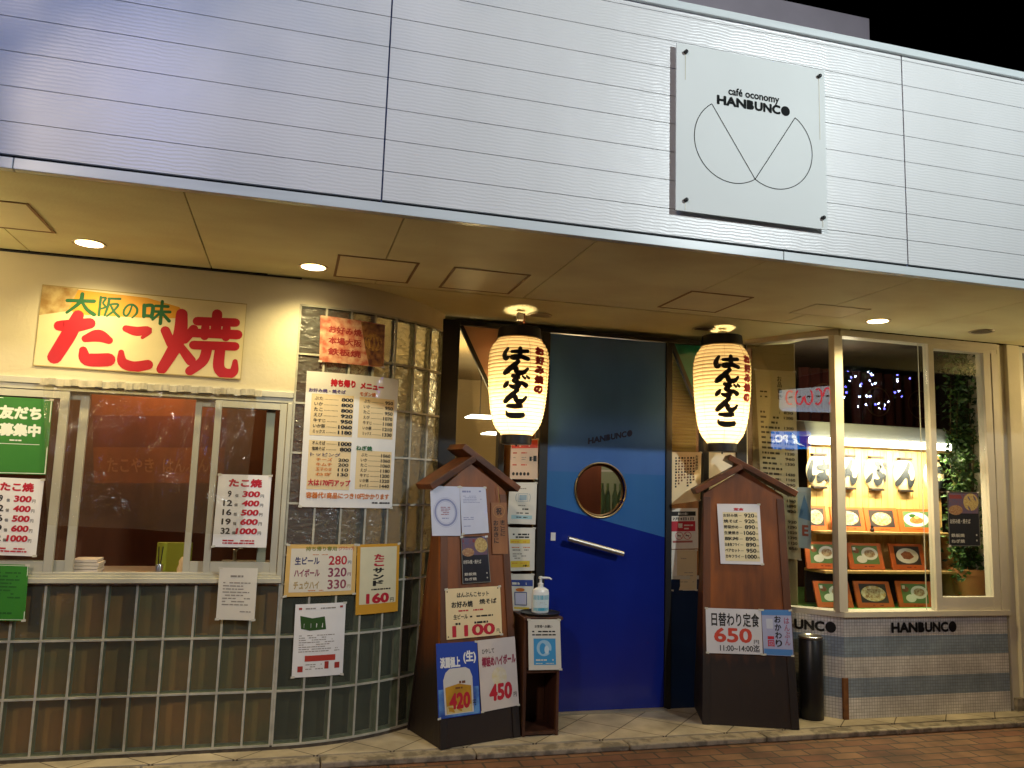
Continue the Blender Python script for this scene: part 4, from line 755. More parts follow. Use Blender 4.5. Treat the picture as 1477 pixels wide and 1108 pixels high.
# ================================================================== PAPER LANTERNS
def chochin(cx, cy, zb, zt, hook_z, turn, lab):
    t = thing('paper_lantern', lab, 'lantern', (cx, cy, zb), 'paper lanterns at the entrance'); h = zt-zb
    K = [(0, .098), (.03, .125), (.08, .150), (.16, .170), (.3, .187), (.5, .201), (.7, .207), (.82, .204), (.9, .190), (.96, .163), (1, .135)]
    def R(f):
        for (a, r0), (c, r1) in zip(K, K[1:]):
            if f <= c: u = (f-a)/(c-a); return r0+(r1-r0)*u
        return K[-1][1]
    Rs = lambda f: sum(R(min(1, max(0, f+d))) for d in (-.04, -.02, 0, .02, .04))/5
    b = MB(); nr = 27; prof = []
    for i in range(nr*4+1): f = i/(nr*4); prof.append((Rs(f)-.0035*abs(sin(pi*f*nr)), h*f))
    b.lathe((cx, cy, zb), prof, LPAPER, 56, False); RIB = mat('lantern_rib', (.20, .11, .035), .7)
    for i in range(1, nr): b.ring((cx, cy, zb+h*i/nr), Rs(i/nr)+.0008, .0017, RIB, 48)
    for k in range(8):
        a = turn+.2+2*pi*k/8; b.tube([(cx+(Rs(i/24)+.001)*cos(a), cy+(Rs(i/24)+.001)*sin(a), zb+h*i/24) for i in range(25)], .0009, RIB, 4, False)
    a0 = math.atan2(-cy, -cx)+turn
    def fn(u, v, d, A=1.0):
        f = 1-v; an = a0+u; r = Rs(f)+.0035+d; return V((cx+r*cos(an), cy+r*sin(an), zb+h*f))
    s = Sheet(fn, .2, h, b); LINK = mat('lantern_ink', (.004, .0035, .003), .7); LRED = mat('lantern_red', (.50, .008, .012), .7)
    for i, ch in enumerate('はんぶんこ'): s.brush(B[ch], -.44, .150+.140*i, .44, .150+.140*i+.122, LINK, 2.05)
    for i, ch in enumerate('お好み焼の'): s.text(ch, .63, .125+.096*i, 1.05, .125+.096*i+.086, LRED, .095)
    mk('shade', b, t, True)
    b = MB(); b.lathe((cx, cy, zt-.012), [(.140, 0), (.152, .004), (.142, .078), (.085, .081), (.083, .072), (.128, .004)], BLACK, 44, False); b.ring((cx, cy, zt-.010), .151, .004, BRASS, 44); mk('top_cap', b, t, True)
    b = MB(); b.lathe((cx, cy, zb-.062), [(.094, 0), (.102, .004), (.102, .066), (.096, .070)], BLACK, 44, False); b.lathe((cx, cy, zb-.061), [(.0945, 0), (.02, -.001)], PLASTIC, 30); b.tube([(cx, cy, zb-.075), (cx, cy, zb-.06)], .006, BLACK, 8); mk('bottom_cap', b, t, True)
    b = MB(); b.tube([(cx-.006, cy, zt+.066), (cx-.003, cy, hook_z-.05)], .002, STEEL, 6); b.tube([(cx+.012, cy, zt+.066), (cx+.006, cy, hook_z-.05)], .0025, mat('brown_cord', (.2, .05, .02), .6), 6); mk('cord', b, t)
    b = MB(); b.box(cx-.022, cx+.022, cy-.02, cy+.02, hook_z-.052, hook_z-.001, CREAM); b.box(cx+.026, cx+.034, cy-.012, cy+.012, hook_z-.07, hook_z-.002, mat('rusty_hook', (.28, .09, .03), .6)); mk('ceiling_hook', b, t, bevel=.003)
    b = MB(); b.lathe((cx, cy, zb+h*.22), [(.012, 0), (.034, .02), (.042, .05), (.034, .08), (.012, .105)], mat('bulb_glow', (1, .74, .38), .5, emit=10), 20); mk('bulb', b, t, True)
    light('lantern_light', 'POINT', (cx, cy, zb+h*.28), 38, (1, .76, .42), .085)
ceil = lambda y: ZS-(y-YW)*.1912
l1 = onY(747, 560, 5.16); chochin(l1.x, 5.16, onY(747, 628, 5.16).z, onY(747, 488, 5.16).z, ceil(5.16)+.001, -.10, 'lit paper lantern with black brushed writing left of the blue door')
l2 = onY(1045, 570, 5.16); chochin(l2.x-.02, 5.16, onY(1045, 640, 5.16).z, onY(1045, 499, 5.16).z, ceil(5.16)+.001, .16, 'lit paper lantern with black brushed writing right of the blue door, over the menu board')

# ================================================================== NOTICE BOARDS shaped like small gabled houses
def board(A, Bp, hsh, hap, lab, eL, eR, dep):
    A, Bp = V((*A, ZT)), V((*Bp, ZT)); u = (Bp-A).normalized(); W = (Bp-A).length; back = V((-u.y, u.x, 0)); lean = .135; up = V((0, 0, 1))+back*lean
    t = thing('menu_board', lab, 'menu board', (*(A+u*W/2+back*dep/2).xy, ZT), 'gabled wooden menu boards')
    P = lambda x, z, d=0: A+u*x+up*z-back*d
    b = MB(); th = back*.022
    ins = .035
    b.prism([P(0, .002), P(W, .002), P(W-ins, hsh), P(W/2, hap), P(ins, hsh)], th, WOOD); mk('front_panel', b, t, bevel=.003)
    b = MB()
    for x0, x1, q in ((0, .05, ins), (W-.05, W, -ins)): b = MB(); b.prism([P(x0, .0025, .008), P(x1, .0025, .008), P(x1+q, hsh-.02, .008), P(x0+q, hsh-.02, .008)], back*.0075, WOODD); mk('edge_batten', b, t, bevel=.002)
    Q = lambda x, z: A+back*dep+u*x+V((0, 0, 1))*z-back*(lean*z)
    zr = hsh
    b = MB(); b.prism([Q(0, .002), Q(W, .002), Q(W-ins, hsh), Q(ins, hsh)], -back*.02, WOODD); mk('rear_panel', b, t)
    for x, xi, s_ in ((.004, ins, 1), (W-.004, W-ins, -1)):
        b = MB(); b.prism([P(x, .003)+th*1.05, Q(x, .003)-back*.021, Q(xi, zr)-back*.021, P(xi, zr)+th*1.05], u*.015*s_, WOODD); mk('side_panel', b, t)
    c = P(W/2, hap); dd = dep-2*lean*hap
    for sgn, ex, ext in ((-1, eL, 0.0), (1, eR, .13)):
        e = P(W/2+sgn*ex, hsh-.005) if sgn > 0 else P(W/2-ex, hsh-.005)
        d = (e-c).normalized(); nrm = back.cross(d); nrm = nrm if nrm.z > 0 else -nrm
        st = c-d*ext+nrm*.004; L = (e-c).length+ext; b = MB()
        b.obox(st-back*.055+(nrm*.001 if sgn > 0 else V((0, 0, -.002))), d*L, back*(max(.10, dd)+.11), nrm*.042, PLANK); mk('roof_plank', b, t, bevel=.004)
    n = (u.cross(up)).normalized(); n = -n if n.y > 0 else n
    return t, A-back*.009, n
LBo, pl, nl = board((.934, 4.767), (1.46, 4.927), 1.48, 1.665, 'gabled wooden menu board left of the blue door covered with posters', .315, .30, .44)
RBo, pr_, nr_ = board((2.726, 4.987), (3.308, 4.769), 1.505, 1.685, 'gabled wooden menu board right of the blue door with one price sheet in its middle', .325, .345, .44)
GL, GRr = 'sheets on the menu board left of the door', 'sheets on the menu board right of the door'
LP = lambda px, c=.0015: sheetP(px, pl, nl, c); RP = lambda px, c=.0015: sheetP(px, pr_, nr_, c)
LAV, SLATE = paper('#c6c8d8'), ink('#8287ab')
sh = LP(((620, 701), (662.7, 702), (664.3, 773), (623.2, 773))); sh.base(LAV); sh.circ(.5, .53, .36, .26, .012, SLATE); sh.circ(.5, .53, .42, .30, .0015, SLATE); sh.circ(.5, .53, .31, .22, .0015, SLATE); sh.lines(.33, .40, .68, .58, 5, ink('#8d4a55'), .4, 3); sh.lines(.36, .62, .6, .66, 1, SLATE, .5)
put(sh, 'certificate', 'pale certificate with a lavender ring at the upper left of the left menu board', 'certificate', GL)
sh = LP(((663, 702.3), (700, 703), (704.8, 768.7), (666.2, 771.2))); sh.base(LAV); sh.lines(.08, .07, .42, .12, 1, SLATE, .8); sh.rect(.72, .075, .8, .11, SLATE); sh.lines(.1, .17, .85, .34, 5, SLATE, .35, 8); sh.lines(.08, .62, .5, .7, 2, SLATE, .4, 3); sh.lines(.08, .8, .6, .84, 1, SLATE, .4, 5); put(sh, 'notice', 'pale typed notice at the upper middle of the left menu board', 'notice', GL)
def food_poster(sh):
    sh.base(mat('food_poster', (.030, .030, .034), .18, coat=.5), 6, 6); sh.border(.015, .01, .985, .99, .004, paper('#8a8578'))
    sh.rect(.04, .03, .96, .40, mat('poster_violet', (.10, .09, .16), .3, col2=(.16, .08, .10), vscale=(40, 40, 40), coat=.4)); sh.rect(.06, .06, .52, .13, ink('#7d3030')); sh.oval(.74, .19, .24, .16, mat('noodle', (.55, .42, .16), .4, col2=(.35, .22, .07), vscale=(90, 90, 90))); sh.oval(.25, .34, .22, .09, mat('sauce_photo', (.25, .10, .04), .4, col2=(.4, .25, .12), vscale=(80, 80, 80)))
    W2 = paper('#b5afa2'); sh.text('お好み焼・焼そば', .06, .50, .70, .59, W2, .03); sh.text('鉄板焼', .08, .77, .5, .835, W2, .03); sh.text('ねぎ焼', .08, .875, .5, .94, W2, .03); sh.rect(.86, .78, .9, .81, W2); sh.rect(.86, .88, .9, .91, W2)
sh = LP(((664.3, 774), (702, 773.5), (708, 840), (666.8, 842.4))); food_poster(sh); put(sh, 'food_poster', 'glossy black food poster in the middle of the left menu board', 'poster', GL)
sh = LP(((708, 725), (730.8, 725), (732.5, 799), (710.4, 799.4)), 0); sh.base(mat('plaque_wood', (.30, .12, .04), .5, col2=(.2, .075, .025), vscale=(12, 12, 2)), 1, 1, .012); DKB = ink('#2a1408'); sh.circ(.48, .17, .36, .12, .002, ink('#b08a4a')); sh.text('祝', .3, .1, .66, .24, DKB, .04); sh.vtext('まことに', .55, .34, .85, .66, DKB, .03); sh.vtext('おおきに', .12, .34, .42, .80, DKB, .03)
o = put(sh, 'wooden_plaque', 'narrow wooden plaque hanging on the right edge of the left menu board', 'plaque')
b = MB(); a = onP(719, 725, pl, nl); b.tube([a+nl*.012, a+nl*.008+V((-.012, 0, .10))], .002, ink('#b08a4a'), 6); mk('string', b, o)
sh = LP(((642, 849.8), (721, 845.3), (724.1, 915.5), (644, 923))); sh.base(CREAMP); sh.text('はんぶんこセット', .2, .09, .78, .19, INK, .03); sh.text('お好み焼', .1, .26, .48, .39, INK, .04); sh.text('焼そば', .60, .24, .92, .35, INK, .03); sh.lines(.22, .42, .7, .47, 1, RED, .6); sh.text('生ビール', .13, .52, .38, .62, INK, .03); sh.lines(.42, .52, .88, .6, 1, INK, .4, 4); sh.lines(.16, .66, .82, .73, 1, INK, .6, 7); sh.text('1100', .10, .74, .87, .97, RED, .035); sh.text('円', .90, .87, .95, .94, INK, .01)
for a, c in ((.03, .06), (.95, .04), (.03, .95), (.96, .95)): sh.oval(a, c, .012, .014, INK, 10)
put(sh, 'price_poster', 'cream set menu price poster pinned across the left menu board', 'poster', GL)
sh = LP(((628.6, 928.7), (687.5, 924.9), (693, 1029.2), (632, 1037.8))); sh.base(BLUEP, 6, 8); sh.rect(.02, .62, .98, .99, mat('poster_foam_blue', (.12, .30, .62), .5, col2=(.02, .06, .3), vscale=(14, 14, 14)))
BE = mat('beer_amber', (.55, .28, .02), .4, var=.3, vscale=(10, 10, 10)); FO = paper('#cfcac4')
sh.poly([(.16, .96), (.14, .5), (.2, .4), (.3, .35), (.68, .345), (.78, .38), (.84, .48), (.84, .96)], FO); sh.poly([(.2, .95), (.18, .6), (.5, .56), (.80, .6), (.80, .95)], BE); sh.rect(.21, .85, .79, .95, ink('#c9b67e')); sh.lines(.34, .51, .68, .56, 1, BROWNI, .7, 2, .05); sh.lines(.42, .59, .6, .63, 1, BROWNI, .6)
sh.text('淡麗極上', .08, .19, .56, .34, WHITE, .05); sh.text('(生)', .64, .12, .95, .30, WHITE, .04); sh.text('420', .26, .68, .76, .90, RED, .05, .05); sh.text('円', .82, .80, .9, .88, INK, .02); put(sh, 'beer_poster', 'blue poster with a big glass of beer low on the left menu board', 'poster', GL)
sh = LP(((688.2, 924), (742.3, 918), (748.2, 1017), (694.6, 1027.7))); sh.base(paper('#cfc4bd')); sh.oval(.52, .55, .2, .14, mat('highball_photo', (.62, .53, .30), .5, col2=(.66, .6, .5), vscale=(30, 30, 30))); sh.text('ひやして', .1, .13, .42, .2, INK, .02); sh.text('樽詰めハイボール', .08, .24, .98, .39, ink('#8e2440'), .05); sh.text('450', .22, .64, .83, .88, RED, .05, .05); sh.text('円', .87, .8, .95, .87, INK, .02); put(sh, 'highball_poster', 'pale pink drink poster beside the blue beer poster', 'poster', GL)
sh = RP(((1034, 726.8), (1095.4, 727.4), (1101, 814.8), (1039.4, 813.2))); sh.base(paper('#dcdae0')); sh.rect(.12, .14, .93, .95, ink('#dccfa8')); sh.text('定食', .38, .065, .62, .115, RED, .07)
for i, (n, p) in enumerate((('お好み焼', '920'), ('焼そば', '920'), ('野菜炒め', '890'), ('生姜焼き', '1060'), ('豚丼', '890'), ('白身魚フライ', '890'), ('ペアセット', '950'), ('カキフライ', '1000'))):
    y = .165+.097*i; sh.text(n, .13, y, .47, y+.058, INK, .035); sh.rect(.49, y+.03, .56, y+.036, INK); sh.text(p, .59 if len(p) > 3 else .62, y-.005, .86, y+.062, INK, .035); sh.text('円', .875, y+.03, .92, y+.062, INK, .01)
put(sh, 'price_sheet', 'white set meal price sheet in the middle of the right menu board', 'price list', GRr)
sh = RP(((1017.6, 876.8), (1097.4, 879.4), (1100.2, 944.5), (1019.3, 941.9))); sh.base(paper('#d3d2d8')); sh.text('日替わり定食', .10, .09, .96, .40, INK, .022); sh.text('650', .14, .43, .82, .755, ink('#c0402e'), .03); sh.text('円', .85, .68, .94, .77, INK, .01); sh.text('11:00~14:00迄', .24, .79, .95, .95, INK, .015); put(sh, 'price_poster', 'white hand lettered lunch price poster low on the right menu board', 'poster', GRr)
sh = RP(((1098, 879.4), (1140.7, 880), (1144.4, 946.8), (1101.7, 944.7))); sh.base(paper('#a9aed0')); LB2 = ink('#4a7fc0'); sh.rect(.0, .0, 1, .12, LB2); sh.rect(.02, .86, .98, .99, LB2); sh.rect(.14, .2, .36, .42, paper('#c4c9da')); sh.vtext('一回', .16, .5, .38, .82, RED, .03); sh.vtext('おかわり', .42, .12, .64, .82, INK, .03); sh.vtext('はんぶん', .74, .16, .92, .78, ink('#9a5b78'), .02); put(sh, 'refill_poster', 'blue edged poster with vertical lettering beside the lunch price poster', 'poster', GRr)

# ================================================================== SANITIZER STAND, ASHTRAY
DW = mat('stand_wood', (.085, .030, .014), .5, col2=(.035, .013, .007), vscale=(10, 10, 1.5), detail=8); x0, x1, y0, y1 = 1.470, 1.702, 4.917, 5.17
t = thing('wooden_stand', 'small dark wooden stand with an open lower shelf holding the sanitizer', 'stand', ((x0+x1)/2, (y0+y1)/2, ZT))
b = MB(); b.box(x0, x0+.018, y0, y1, ZT+.001, -.812, DW); b.box(x1-.018, x1, y0, y1, ZT+.001, -.812, DW); b.box(x0+.0185, x1-.0185, y1-.012, y1-.002, ZT+.002, -.813, DW); mk('side_panel', b, t, bevel=.002)
b = MB(); b.box(x0+.0185, x1-.0185, y0+.003, y1-.0125, -1.13, -1.112, DW); mk('shelf', b, t); b = MB(); b.box(x0+.0185, x1-.0185, y0+.003, y1-.0125, ZT+.01, ZT+.03, DW); mk('shelf', b, t)
b = MB(); b.box(x0-.012, x1+.012, y0-.012, y1+.01, -.811, -.793, DW); mk('top', b, t, bevel=.003)
b = MB(); b.box(x0+.0185, x1-.0185, y0+.002, y0+.016, -1.10, -.8125, DW); mk('front_panel', b, t)
b = MB(); b.lathe((1.60, 5.03, -.792), [(.10, 0), (.125, .004), (.128, .014), (.120, .008), (.02, .006)], PLASTIC, 36); tag(mk('drip_tray', b, None, True), 'round black tray on top of the wooden stand', 'tray')
cx, cy = 1.60, 5.03; t = thing('sanitizer_bottle', 'white pump bottle with a pale blue label on the wooden stand', 'bottle', (cx, cy, -.785))
WP = mat('white_plastic', (.72, .74, .74), .3); b = MB(); prof = [(.044, 0), (.050, .006), (.050, .125), (.046, .145), (.026, .158), (.016, .162)]; n = 28
vs = [(cx+r*1.12*cos(2*pi*k/n), cy+r*.72*sin(2*pi*k/n), -.7855+z) for r, z in prof for k in range(n)]; b.add(vs, [(i*n+k, i*n+(k+1) % n, (i+1)*n+(k+1) % n, (i+1)*n+k) for i in range(len(prof)-1) for k in range(n)]+[tuple(range(n-1, -1, -1)), tuple(range((len(prof)-1)*n, len(prof)*n))], WP); mk('body', b, t, True)
b = MB()
def lab_fn(u, v, d): a = pi+.35+(pi-.7)*u; r = .0505+d; return V((cx+r*1.12*cos(a), cy+r*.72*sin(a), -.7855+.115-.10*v))
s = Sheet(lab_fn, .12, .1, b); s.rect(0, 0, 1, 1, paper('#c8d8dc'), 14, 3); s.rect(.05, .02, .95, .3, ink('#3e9ab4'), 12, 1); s.lines(.25, .4, .75, .6, 2, GREYI, .4); s.rect(.05, .8, .95, .98, ink('#3e9ab4'), 12, 1); mk('label', b, t)
b = MB(); b.lathe((cx, cy, -.624), [(.017, 0), (.018, .022), (.012, .026), (.008, .028), (.008, .05), (.014, .052), (.014, .064), (.006, .068)], WP, 20); b.tube([(cx, cy, -.566), (cx+.05, cy-.02, -.566), (cx+.064, cy-.026, -.574)], [.008, .0065, .005], WP, 10); mk('pump', b, t, True)
sh = sheetY(((761.5, 893.3), (807.5, 893.3), (809.6, 966), (762.6, 966.6)), y0-.016, .001); sh.base(OFFW); sh.text('お客様へお願い', .2, .11, .75, .17, INK, .02); sh.lines(.12, .19, .86, .32, 2, INK, .4, 4, .1); BB = ink('#3f93c6'); sh.rect(.16, .38, .84, .90, BB); sh.oval(.48, .57, .23, .16, paper('#9fc6de')); sh.oval(.44, .58, .1, .11, BB); sh.oval(.56, .6, .07, .08, paper('#c8dce6')); sh.lines(.22, .77, .8, .82, 1, OFFW, .6); sh.lines(.22, .85, .8, .88, 1, OFFW, .5); put(sh, 'notice', 'white notice with a blue picture hanging on the front of the wooden stand', 'notice')
cx, cy = onY(1170, 980, 5.0).x, 5.0; t = thing('ashtray_stand', 'tall black cylindrical ashtray beside the right menu board', 'ashtray', (cx, cy, ZT))
b = MB(); b.lathe((cx, cy, ZT+.001), [(.078, 0), (.080, .004), (.080, .525), (.076, .53)], PLASTIC, 40); mk('body', b, t, True)
b = MB(); b.lathe((cx, cy, ZT+.532), [(.080, 0), (.084, .004), (.084, .016), (.078, .020), (.07, .012), (.02, .008)], STEEL, 40); mk('lid', b, t, True)

# ================================================================== DISPLAY WINDOW ON THE RIGHT
C0, C1 = V((3.787, YW, 0)), V((3.300, YD, 0)); tA = (C1-C0).normalized(); nA = V((-tA.y, tA.x, 0)); nA = nA if nA.y < 0 else -nA; LA = (C1-C0).length
bz = [ZT, onY(1221, 1007.2, YW).z, onY(1219.9, 978.7, YW).z, onY(1218.7, 948.5, YW).z, onY(1218.7, 918.9, YW).z, -.824]
def mosaic(c1, c2, g): return _brick(c1, c2, g, 1, .0215, .0215, .0013, off=0, uv=True, rough=.55, bump=.35, noise=.3)
MW = nodes_mat('white_mosaic', mosaic((.74, .71, .66), (.65, .62, .57), (.26, .24, .21))); MBl = nodes_mat('blue_mosaic', mosaic((.28, .35, .41), (.23, .29, .35), (.14, .15, .17)))
t = thing('tiled_plinth', 'low mosaic tiled plinth with two blue bands under the display window', 'plinth', (4.4, YW, ZT))
b = MB()
for i, (z0, z1) in enumerate(zip(bz, bz[1:])):
    m = MBl if i in (1, 3) else MW
    b.face([(C0.x, YW, z0), (5.20, YW, z0), (5.20, YW, z1), (C0.x, YW, z1)], m); a, c = C0, C1; b.face([(c.x, c.y, z0), (a.x, a.y, z0), (a.x, a.y, z1), (c.x, c.y, z1)], m)
b.face([(5.20, YW, ZT), (5.2, YD, ZT), (5.2, YD, -.824), (5.2, YW, -.824)], MW); b.face([(C1.x, C1.y, -.824), (C0.x, C0.y, -.824), (5.2, YW, -.824), (5.2, YD, -.824)], MW)
mk('tiled_face', b, t, uv=lambda p: ((p[0]-C0.x) if p[1] < YW+.001 else -math.hypot(p[0]-C0.x, p[1]-YW), p[2]))
b = MB(); LT = mat('sign_letter_black', (.008, .008, .008), .35)
def logo(P, Q, z0, z1, nrm):
    o = lambda u, v, d: P+(Q-P)*u+V((0, 0, z1-(z1-z0)*v-P.z+0))*1.0 if False else V((P.x+(Q.x-P.x)*u, P.y+(Q.y-P.y)*u, z1-(z1-z0)*v))+nrm*(d+.004)
    s = Sheet(o, (Q-P).length, z1-z0, b); hanbunco(s, 0, 0, 1, 1, LT)
P, Q = onY(1285, 905, YW), onY(1379, 903, YW); logo(P, Q, -.934, -.862, V((0, -1, 0))); mk('lettering', b, t); b = MB()
q1, q0 = onP(1206, 904, C0, nA), onP(1145, 904, C0, nA); logo(q1+(q0-q1)*2.02, q1, -.934, -.862, nA); mk('lettering', b, t)
b = MB(); q = C0+V((0, 0, 0)); b.obox(V((C0.x-.018, YW-.006, ZT)), (.040, 0, 0), (0, .004, 0), (0, 0, .275), mat('rusty_corner', (.22, .085, .025), .8, var=.4, vscale=(20, 20, 20))); b.obox(C0+tA*.0+nA*.006+V((0, 0, ZT)), tA*.02, -nA*.004, (0, 0, .275), MATS['rusty_corner']); mk('corner_guard', b, t)

t = thing('display_window', 'large shop display window with pale aluminium frame and an angled pane at the corner', 'window', (4.4, YW, -.82))
b = MB(); ZI = -.822
b.prism([(C1.x+.05, C1.y, ZI), (C0.x-.008, C0.y-.022, ZI), (5.218, YW-.022, ZI), (5.218, YW+.12, ZI), (C0.x+.07, YW+.12, ZI), (C1.x+.12, C1.y, ZI)], (0, 0, .037), CREAM)
b.prism([(C1.x-.01, C1.y-.02, 1.145), (C0.x, C0.y-.006, 1.176), (C0.x+.06, C0.y+.06, 1.176), (C1.x+.06, C1.y, 1.145)], (0, 0, .048), CREAM)
b.box(C0.x+.02, 5.218, YW-.006, YW+.10, 1.1735, ZS-.004, CREAM); b.box(4.625, 5.216, YW-.003, YW+.08, 1.142, 1.173, CREAM)
b.box(3.747, 3.815, YW-.012, YW+.055, ZI+.0375, 1.1732, CREAM)
b.box(4.573, 4.622, YW-.006, YW+.05, ZI+.0375, 1.173, CREAM)
b.box(5.086, 5.150, YW-.005, YW+.07, ZI+.0375, 1.1415, CREAM); b.box(5.156, 5.2155, YW-.010, YW+.09, ZI+.0375, 1.1415, CREAM)
b.box(4.6225, 5.0855, YW-.004, YW+.05, ZI+.0375, -.690, CREAM); b.box(4.5, 4.5015, YW+.012, YW+.02, ZI+.04, 1.17, FRAME)
b.obox(C1+V((-.02, -.012, ZI+.0375)), (.035, 0, 0), (0, .03, 0), (0, 0, 1.145-ZI-.038), CREAM); mk('frame', b, t, bevel=.003)
b = MB(); b.box(3.82, 4.572, YW+.015, YW+.021, ZI+.0375, 1.173, GLASS); mk('pane', b, t); b = MB(); b.box(4.623, 5.085, YW+.015, YW+.021, -.69, 1.141, GLASS); mk('pane', b, t)
b = MB(); b.obox(C0+tA*.05+V((0, 0, ZI+.038)), tA*(LA-.06), -nA*.006, (0, 0, 1.15-ZI-.038), GLASS); mk('pane', b, t)
b = MB(); b.box(5.2195, 5.2335, YW+.03, YW+.2, ZT, ZS-.01, GAP); mk('seal', b, t)

t = thing('pillar', 'cream pillar at the right end of the shop front', 'pillar', (5.32, 5.0, ZT)); b = MB(); b.box(5.235, 5.30, YW+.012, YW+.3, ZT+.001, ZS-.002, WALL); b.box(5.3005, 5.42, YW-.018, YW+.3, ZT+.001, ZS-.002, WALL); mk('shaft', b, t, bevel=.004); b = MB(); b.box(5.24, 5.425, YW-.021, YW+.01, ZT+.0005, ZT+.09, KERB); mk('base_strip', b, t)
t = thing('neighbour_window', 'dim bluish window beyond the pillar at the right edge', 'window', (6.2, YW, ZT)); b = MB(); b.box(5.47, 9, YW+.02, YW+.06, ZT+.25, ZS-.05, mat('bluish_glass', (.10, .11, .15), .25, col2=(.03, .03, .05), vscale=(2, 2, 3))); mk('pane', b, t); b = MB(); b.box(5.4205, 5.469, YW, YW+.08, ZT, ZS-.005, FRAME); b.box(5.4695, 9, YW+.005, YW+.1, ZT, ZT+.249, FRAME); b.box(5.4695, 9, YW+.005, YW+.1, ZS-.049, ZS-.006, FRAME); mk('frame', b, t)

# inside the display window
DK = mat('dark_inside', (.035, .020, .016), .8, var=.3); OLW = mat('olive_inside', (.30, .24, .13), .8, var=.15, vscale=(2, 2, 2))
b = MB(); b.box(3.47, 5.7, 6.45, 6.5, -1.5, 1.19, DK); b.box(5.66, 5.7, 5.25, 6.45, -1.5, 1.19, DK); b.prism([(3.47, 5.42, 1.1905), (3.88, 5.02, 1.1905), (5.66, 5.02, 1.1905), (5.66, 6.45, 1.1905), (3.47, 6.45, 1.1905)], (0, 0, .02), DK); tag(mk('display_room_wall', b), kind='structure')
b = MB(); b.prism([(C1.x+.13, C1.y, -.83), (C0.x+.075, YW+.125, -.83), (5.22, YW+.125, -.83), (5.65, 5.3, -.83), (5.65, 6.44, -.83), (3.47, 6.44, -.83)], (0, 0, .028), mat('green_mat', (.16, .42, .10), .85, var=.2, vscale=(20, 20, 20))); tag(mk('display_floor', b), 'green covered floor of the display window', 'floor', kind='structure')
pB = C0-nA*.16
q0, q1 = onP(1084, 700, pB, nA), onP(1148, 700, pB, nA)
b = MB(); b.obox(V((q0.x, q0.y, -.80)), V((q1.x-q0.x, q1.y-q0.y, 0)), -nA*.02, (0, 0, 1.96), OLW); tag(mk('partition_panel', b), 'olive panel behind the angled pane of the display window', 'panel')
pM = C0-nA*.15; sh = sheetP(((1089, 532.6), (1147, 536), (1155.5, 807.8), (1103, 803)), pM, nA, .003); sh.base(paper('#c2b897'), 6, 16); MI = ink('#3c3628')
for i in range(34):
    y = .03+.0275*i
    if i in (2, 3, 4): sh.lines(.1, y, .3, y+.012, 1, MI, .7, i); continue
    if i == 5: sh.vtext('お品書き', .55, .03, .66, .16, MI, .02)
    if i < 7: continue
    sh.lines(.08, y, .6, y+.014, 1, MI, .8, i, .12, .35); 
    if i % 9: sh.text(str(800+((i*37) % 64)*10), .68, y, .92, y+.015, MI, .04)
put(sh, 'long_menu', 'long pale menu sheet behind the angled pane of the display window', 'menu')
pS = C0-nA*.11; sh = sheetP(((1150, 703), (1170, 703), (1170, 792), (1152, 790)), pS, nA, .001); sh.base(paper('#a9bcc4')); sh.poly([(.05, .5), (.5, .12), (.95, .45), (.95, .55)], ink('#5f86b0')); sh.text('E', .3, .62, .8, .8, ink('#9c4f3c'), .04); put(sh, 'small_poster', 'pale blue poster beside the lit display cabinet', 'poster')
t = thing('display_cabinet', 'lit pine display cabinet with three shelves behind the window', 'cabinet', (4.5, 5.3, -.80))
YB = 5.45; X0, X1 = onY(1168, 760, YB).x, onY(1359, 760, YB).x
b = MB(); b.box(X0, X1, YB, YB+.02, -.795, .46, PINE); n = int((X1-X0)/.06)
for k in range(n): b.box(X0+.06*k+.002, X0+.06*k+.058, YB-.004, YB-.0002, -.79, .455, PINE)
mk('back_panel', b, t)
SH = mat('shelf_wood', (.52, .34, .13), .5, col2=(.38, .22, .07), vscale=(3, 12, 12)); z1, z2 = onY(1350, 769, 5.25).z, onY(1350, 824, 5.2).z
for z, y in ((z1, 5.25), (z2, 5.2)): b = MB(); b.box(X0-.06, X1-.05, y-.01, YB-.005, z-.02, z, SH); mk('shelf', b, t, bevel=.002)
b = MB(); b.box(X1-.049, X1-.035, 5.22, YB-.005, -.79, z1-.021, SH); mk('side_panel', b, t)
b = MB(); b.box(X0-.06, X1-.055, YB-.03, YB-.005, -.79, z2-.021, DK); mk('lower_back', b, t)
GV = mat('visor_grey', (.34, .36, .36), .35); yl = 5.20; zt, zb = onY(1250, 612, yl).z, onY(1250, 634, yl).z
xa, xb = onY(1166, 640, yl).x, onY(1372, 640, yl).x
b = MB(); b.prism([(xa, yl+.02, zb+.01), (xa, yl+.24, zb+.02), (xa, yl+.20, zt+.02), (xa, yl+.05, zt)], (xb-xa, 0, 0), GV); mk('visor', b, t, bevel=.004)
for px0, px1 in ((1168, 1203), (1213, 1253), (1254.5, 1295), (1296.5, 1339), (1341, 1369)):
    a, c = onY(px0, 640, yl), onY(px1, 641, yl); b = MB(); b.box(a.x, c.x, yl-.03, yl+.018, zb-.055, zb, mat('fluorescent', (1, .95, .80), .5, emit=7)); mk('lamp', b, t, bevel=.01)
b = MB(); b.box(xa, xb, yl-.025, yl+.02, zb-.075, zb-.057, SH); mk('lamp_rail', b, t)
a = bpy.data.lights.new('cabinet_light', 'AREA'); a.shape = 'RECTANGLE'; a.size = xb-xa; a.size_y = .05; a.energy = 34; a.color = (1, .88, .62); o = bpy.data.objects.new('cabinet_light', a); COL.objects.link(o); o.location = ((xa+xb)/2, yl+.03, zb-.085+H); o.rotation_euler = (radians(22), 0, 0)
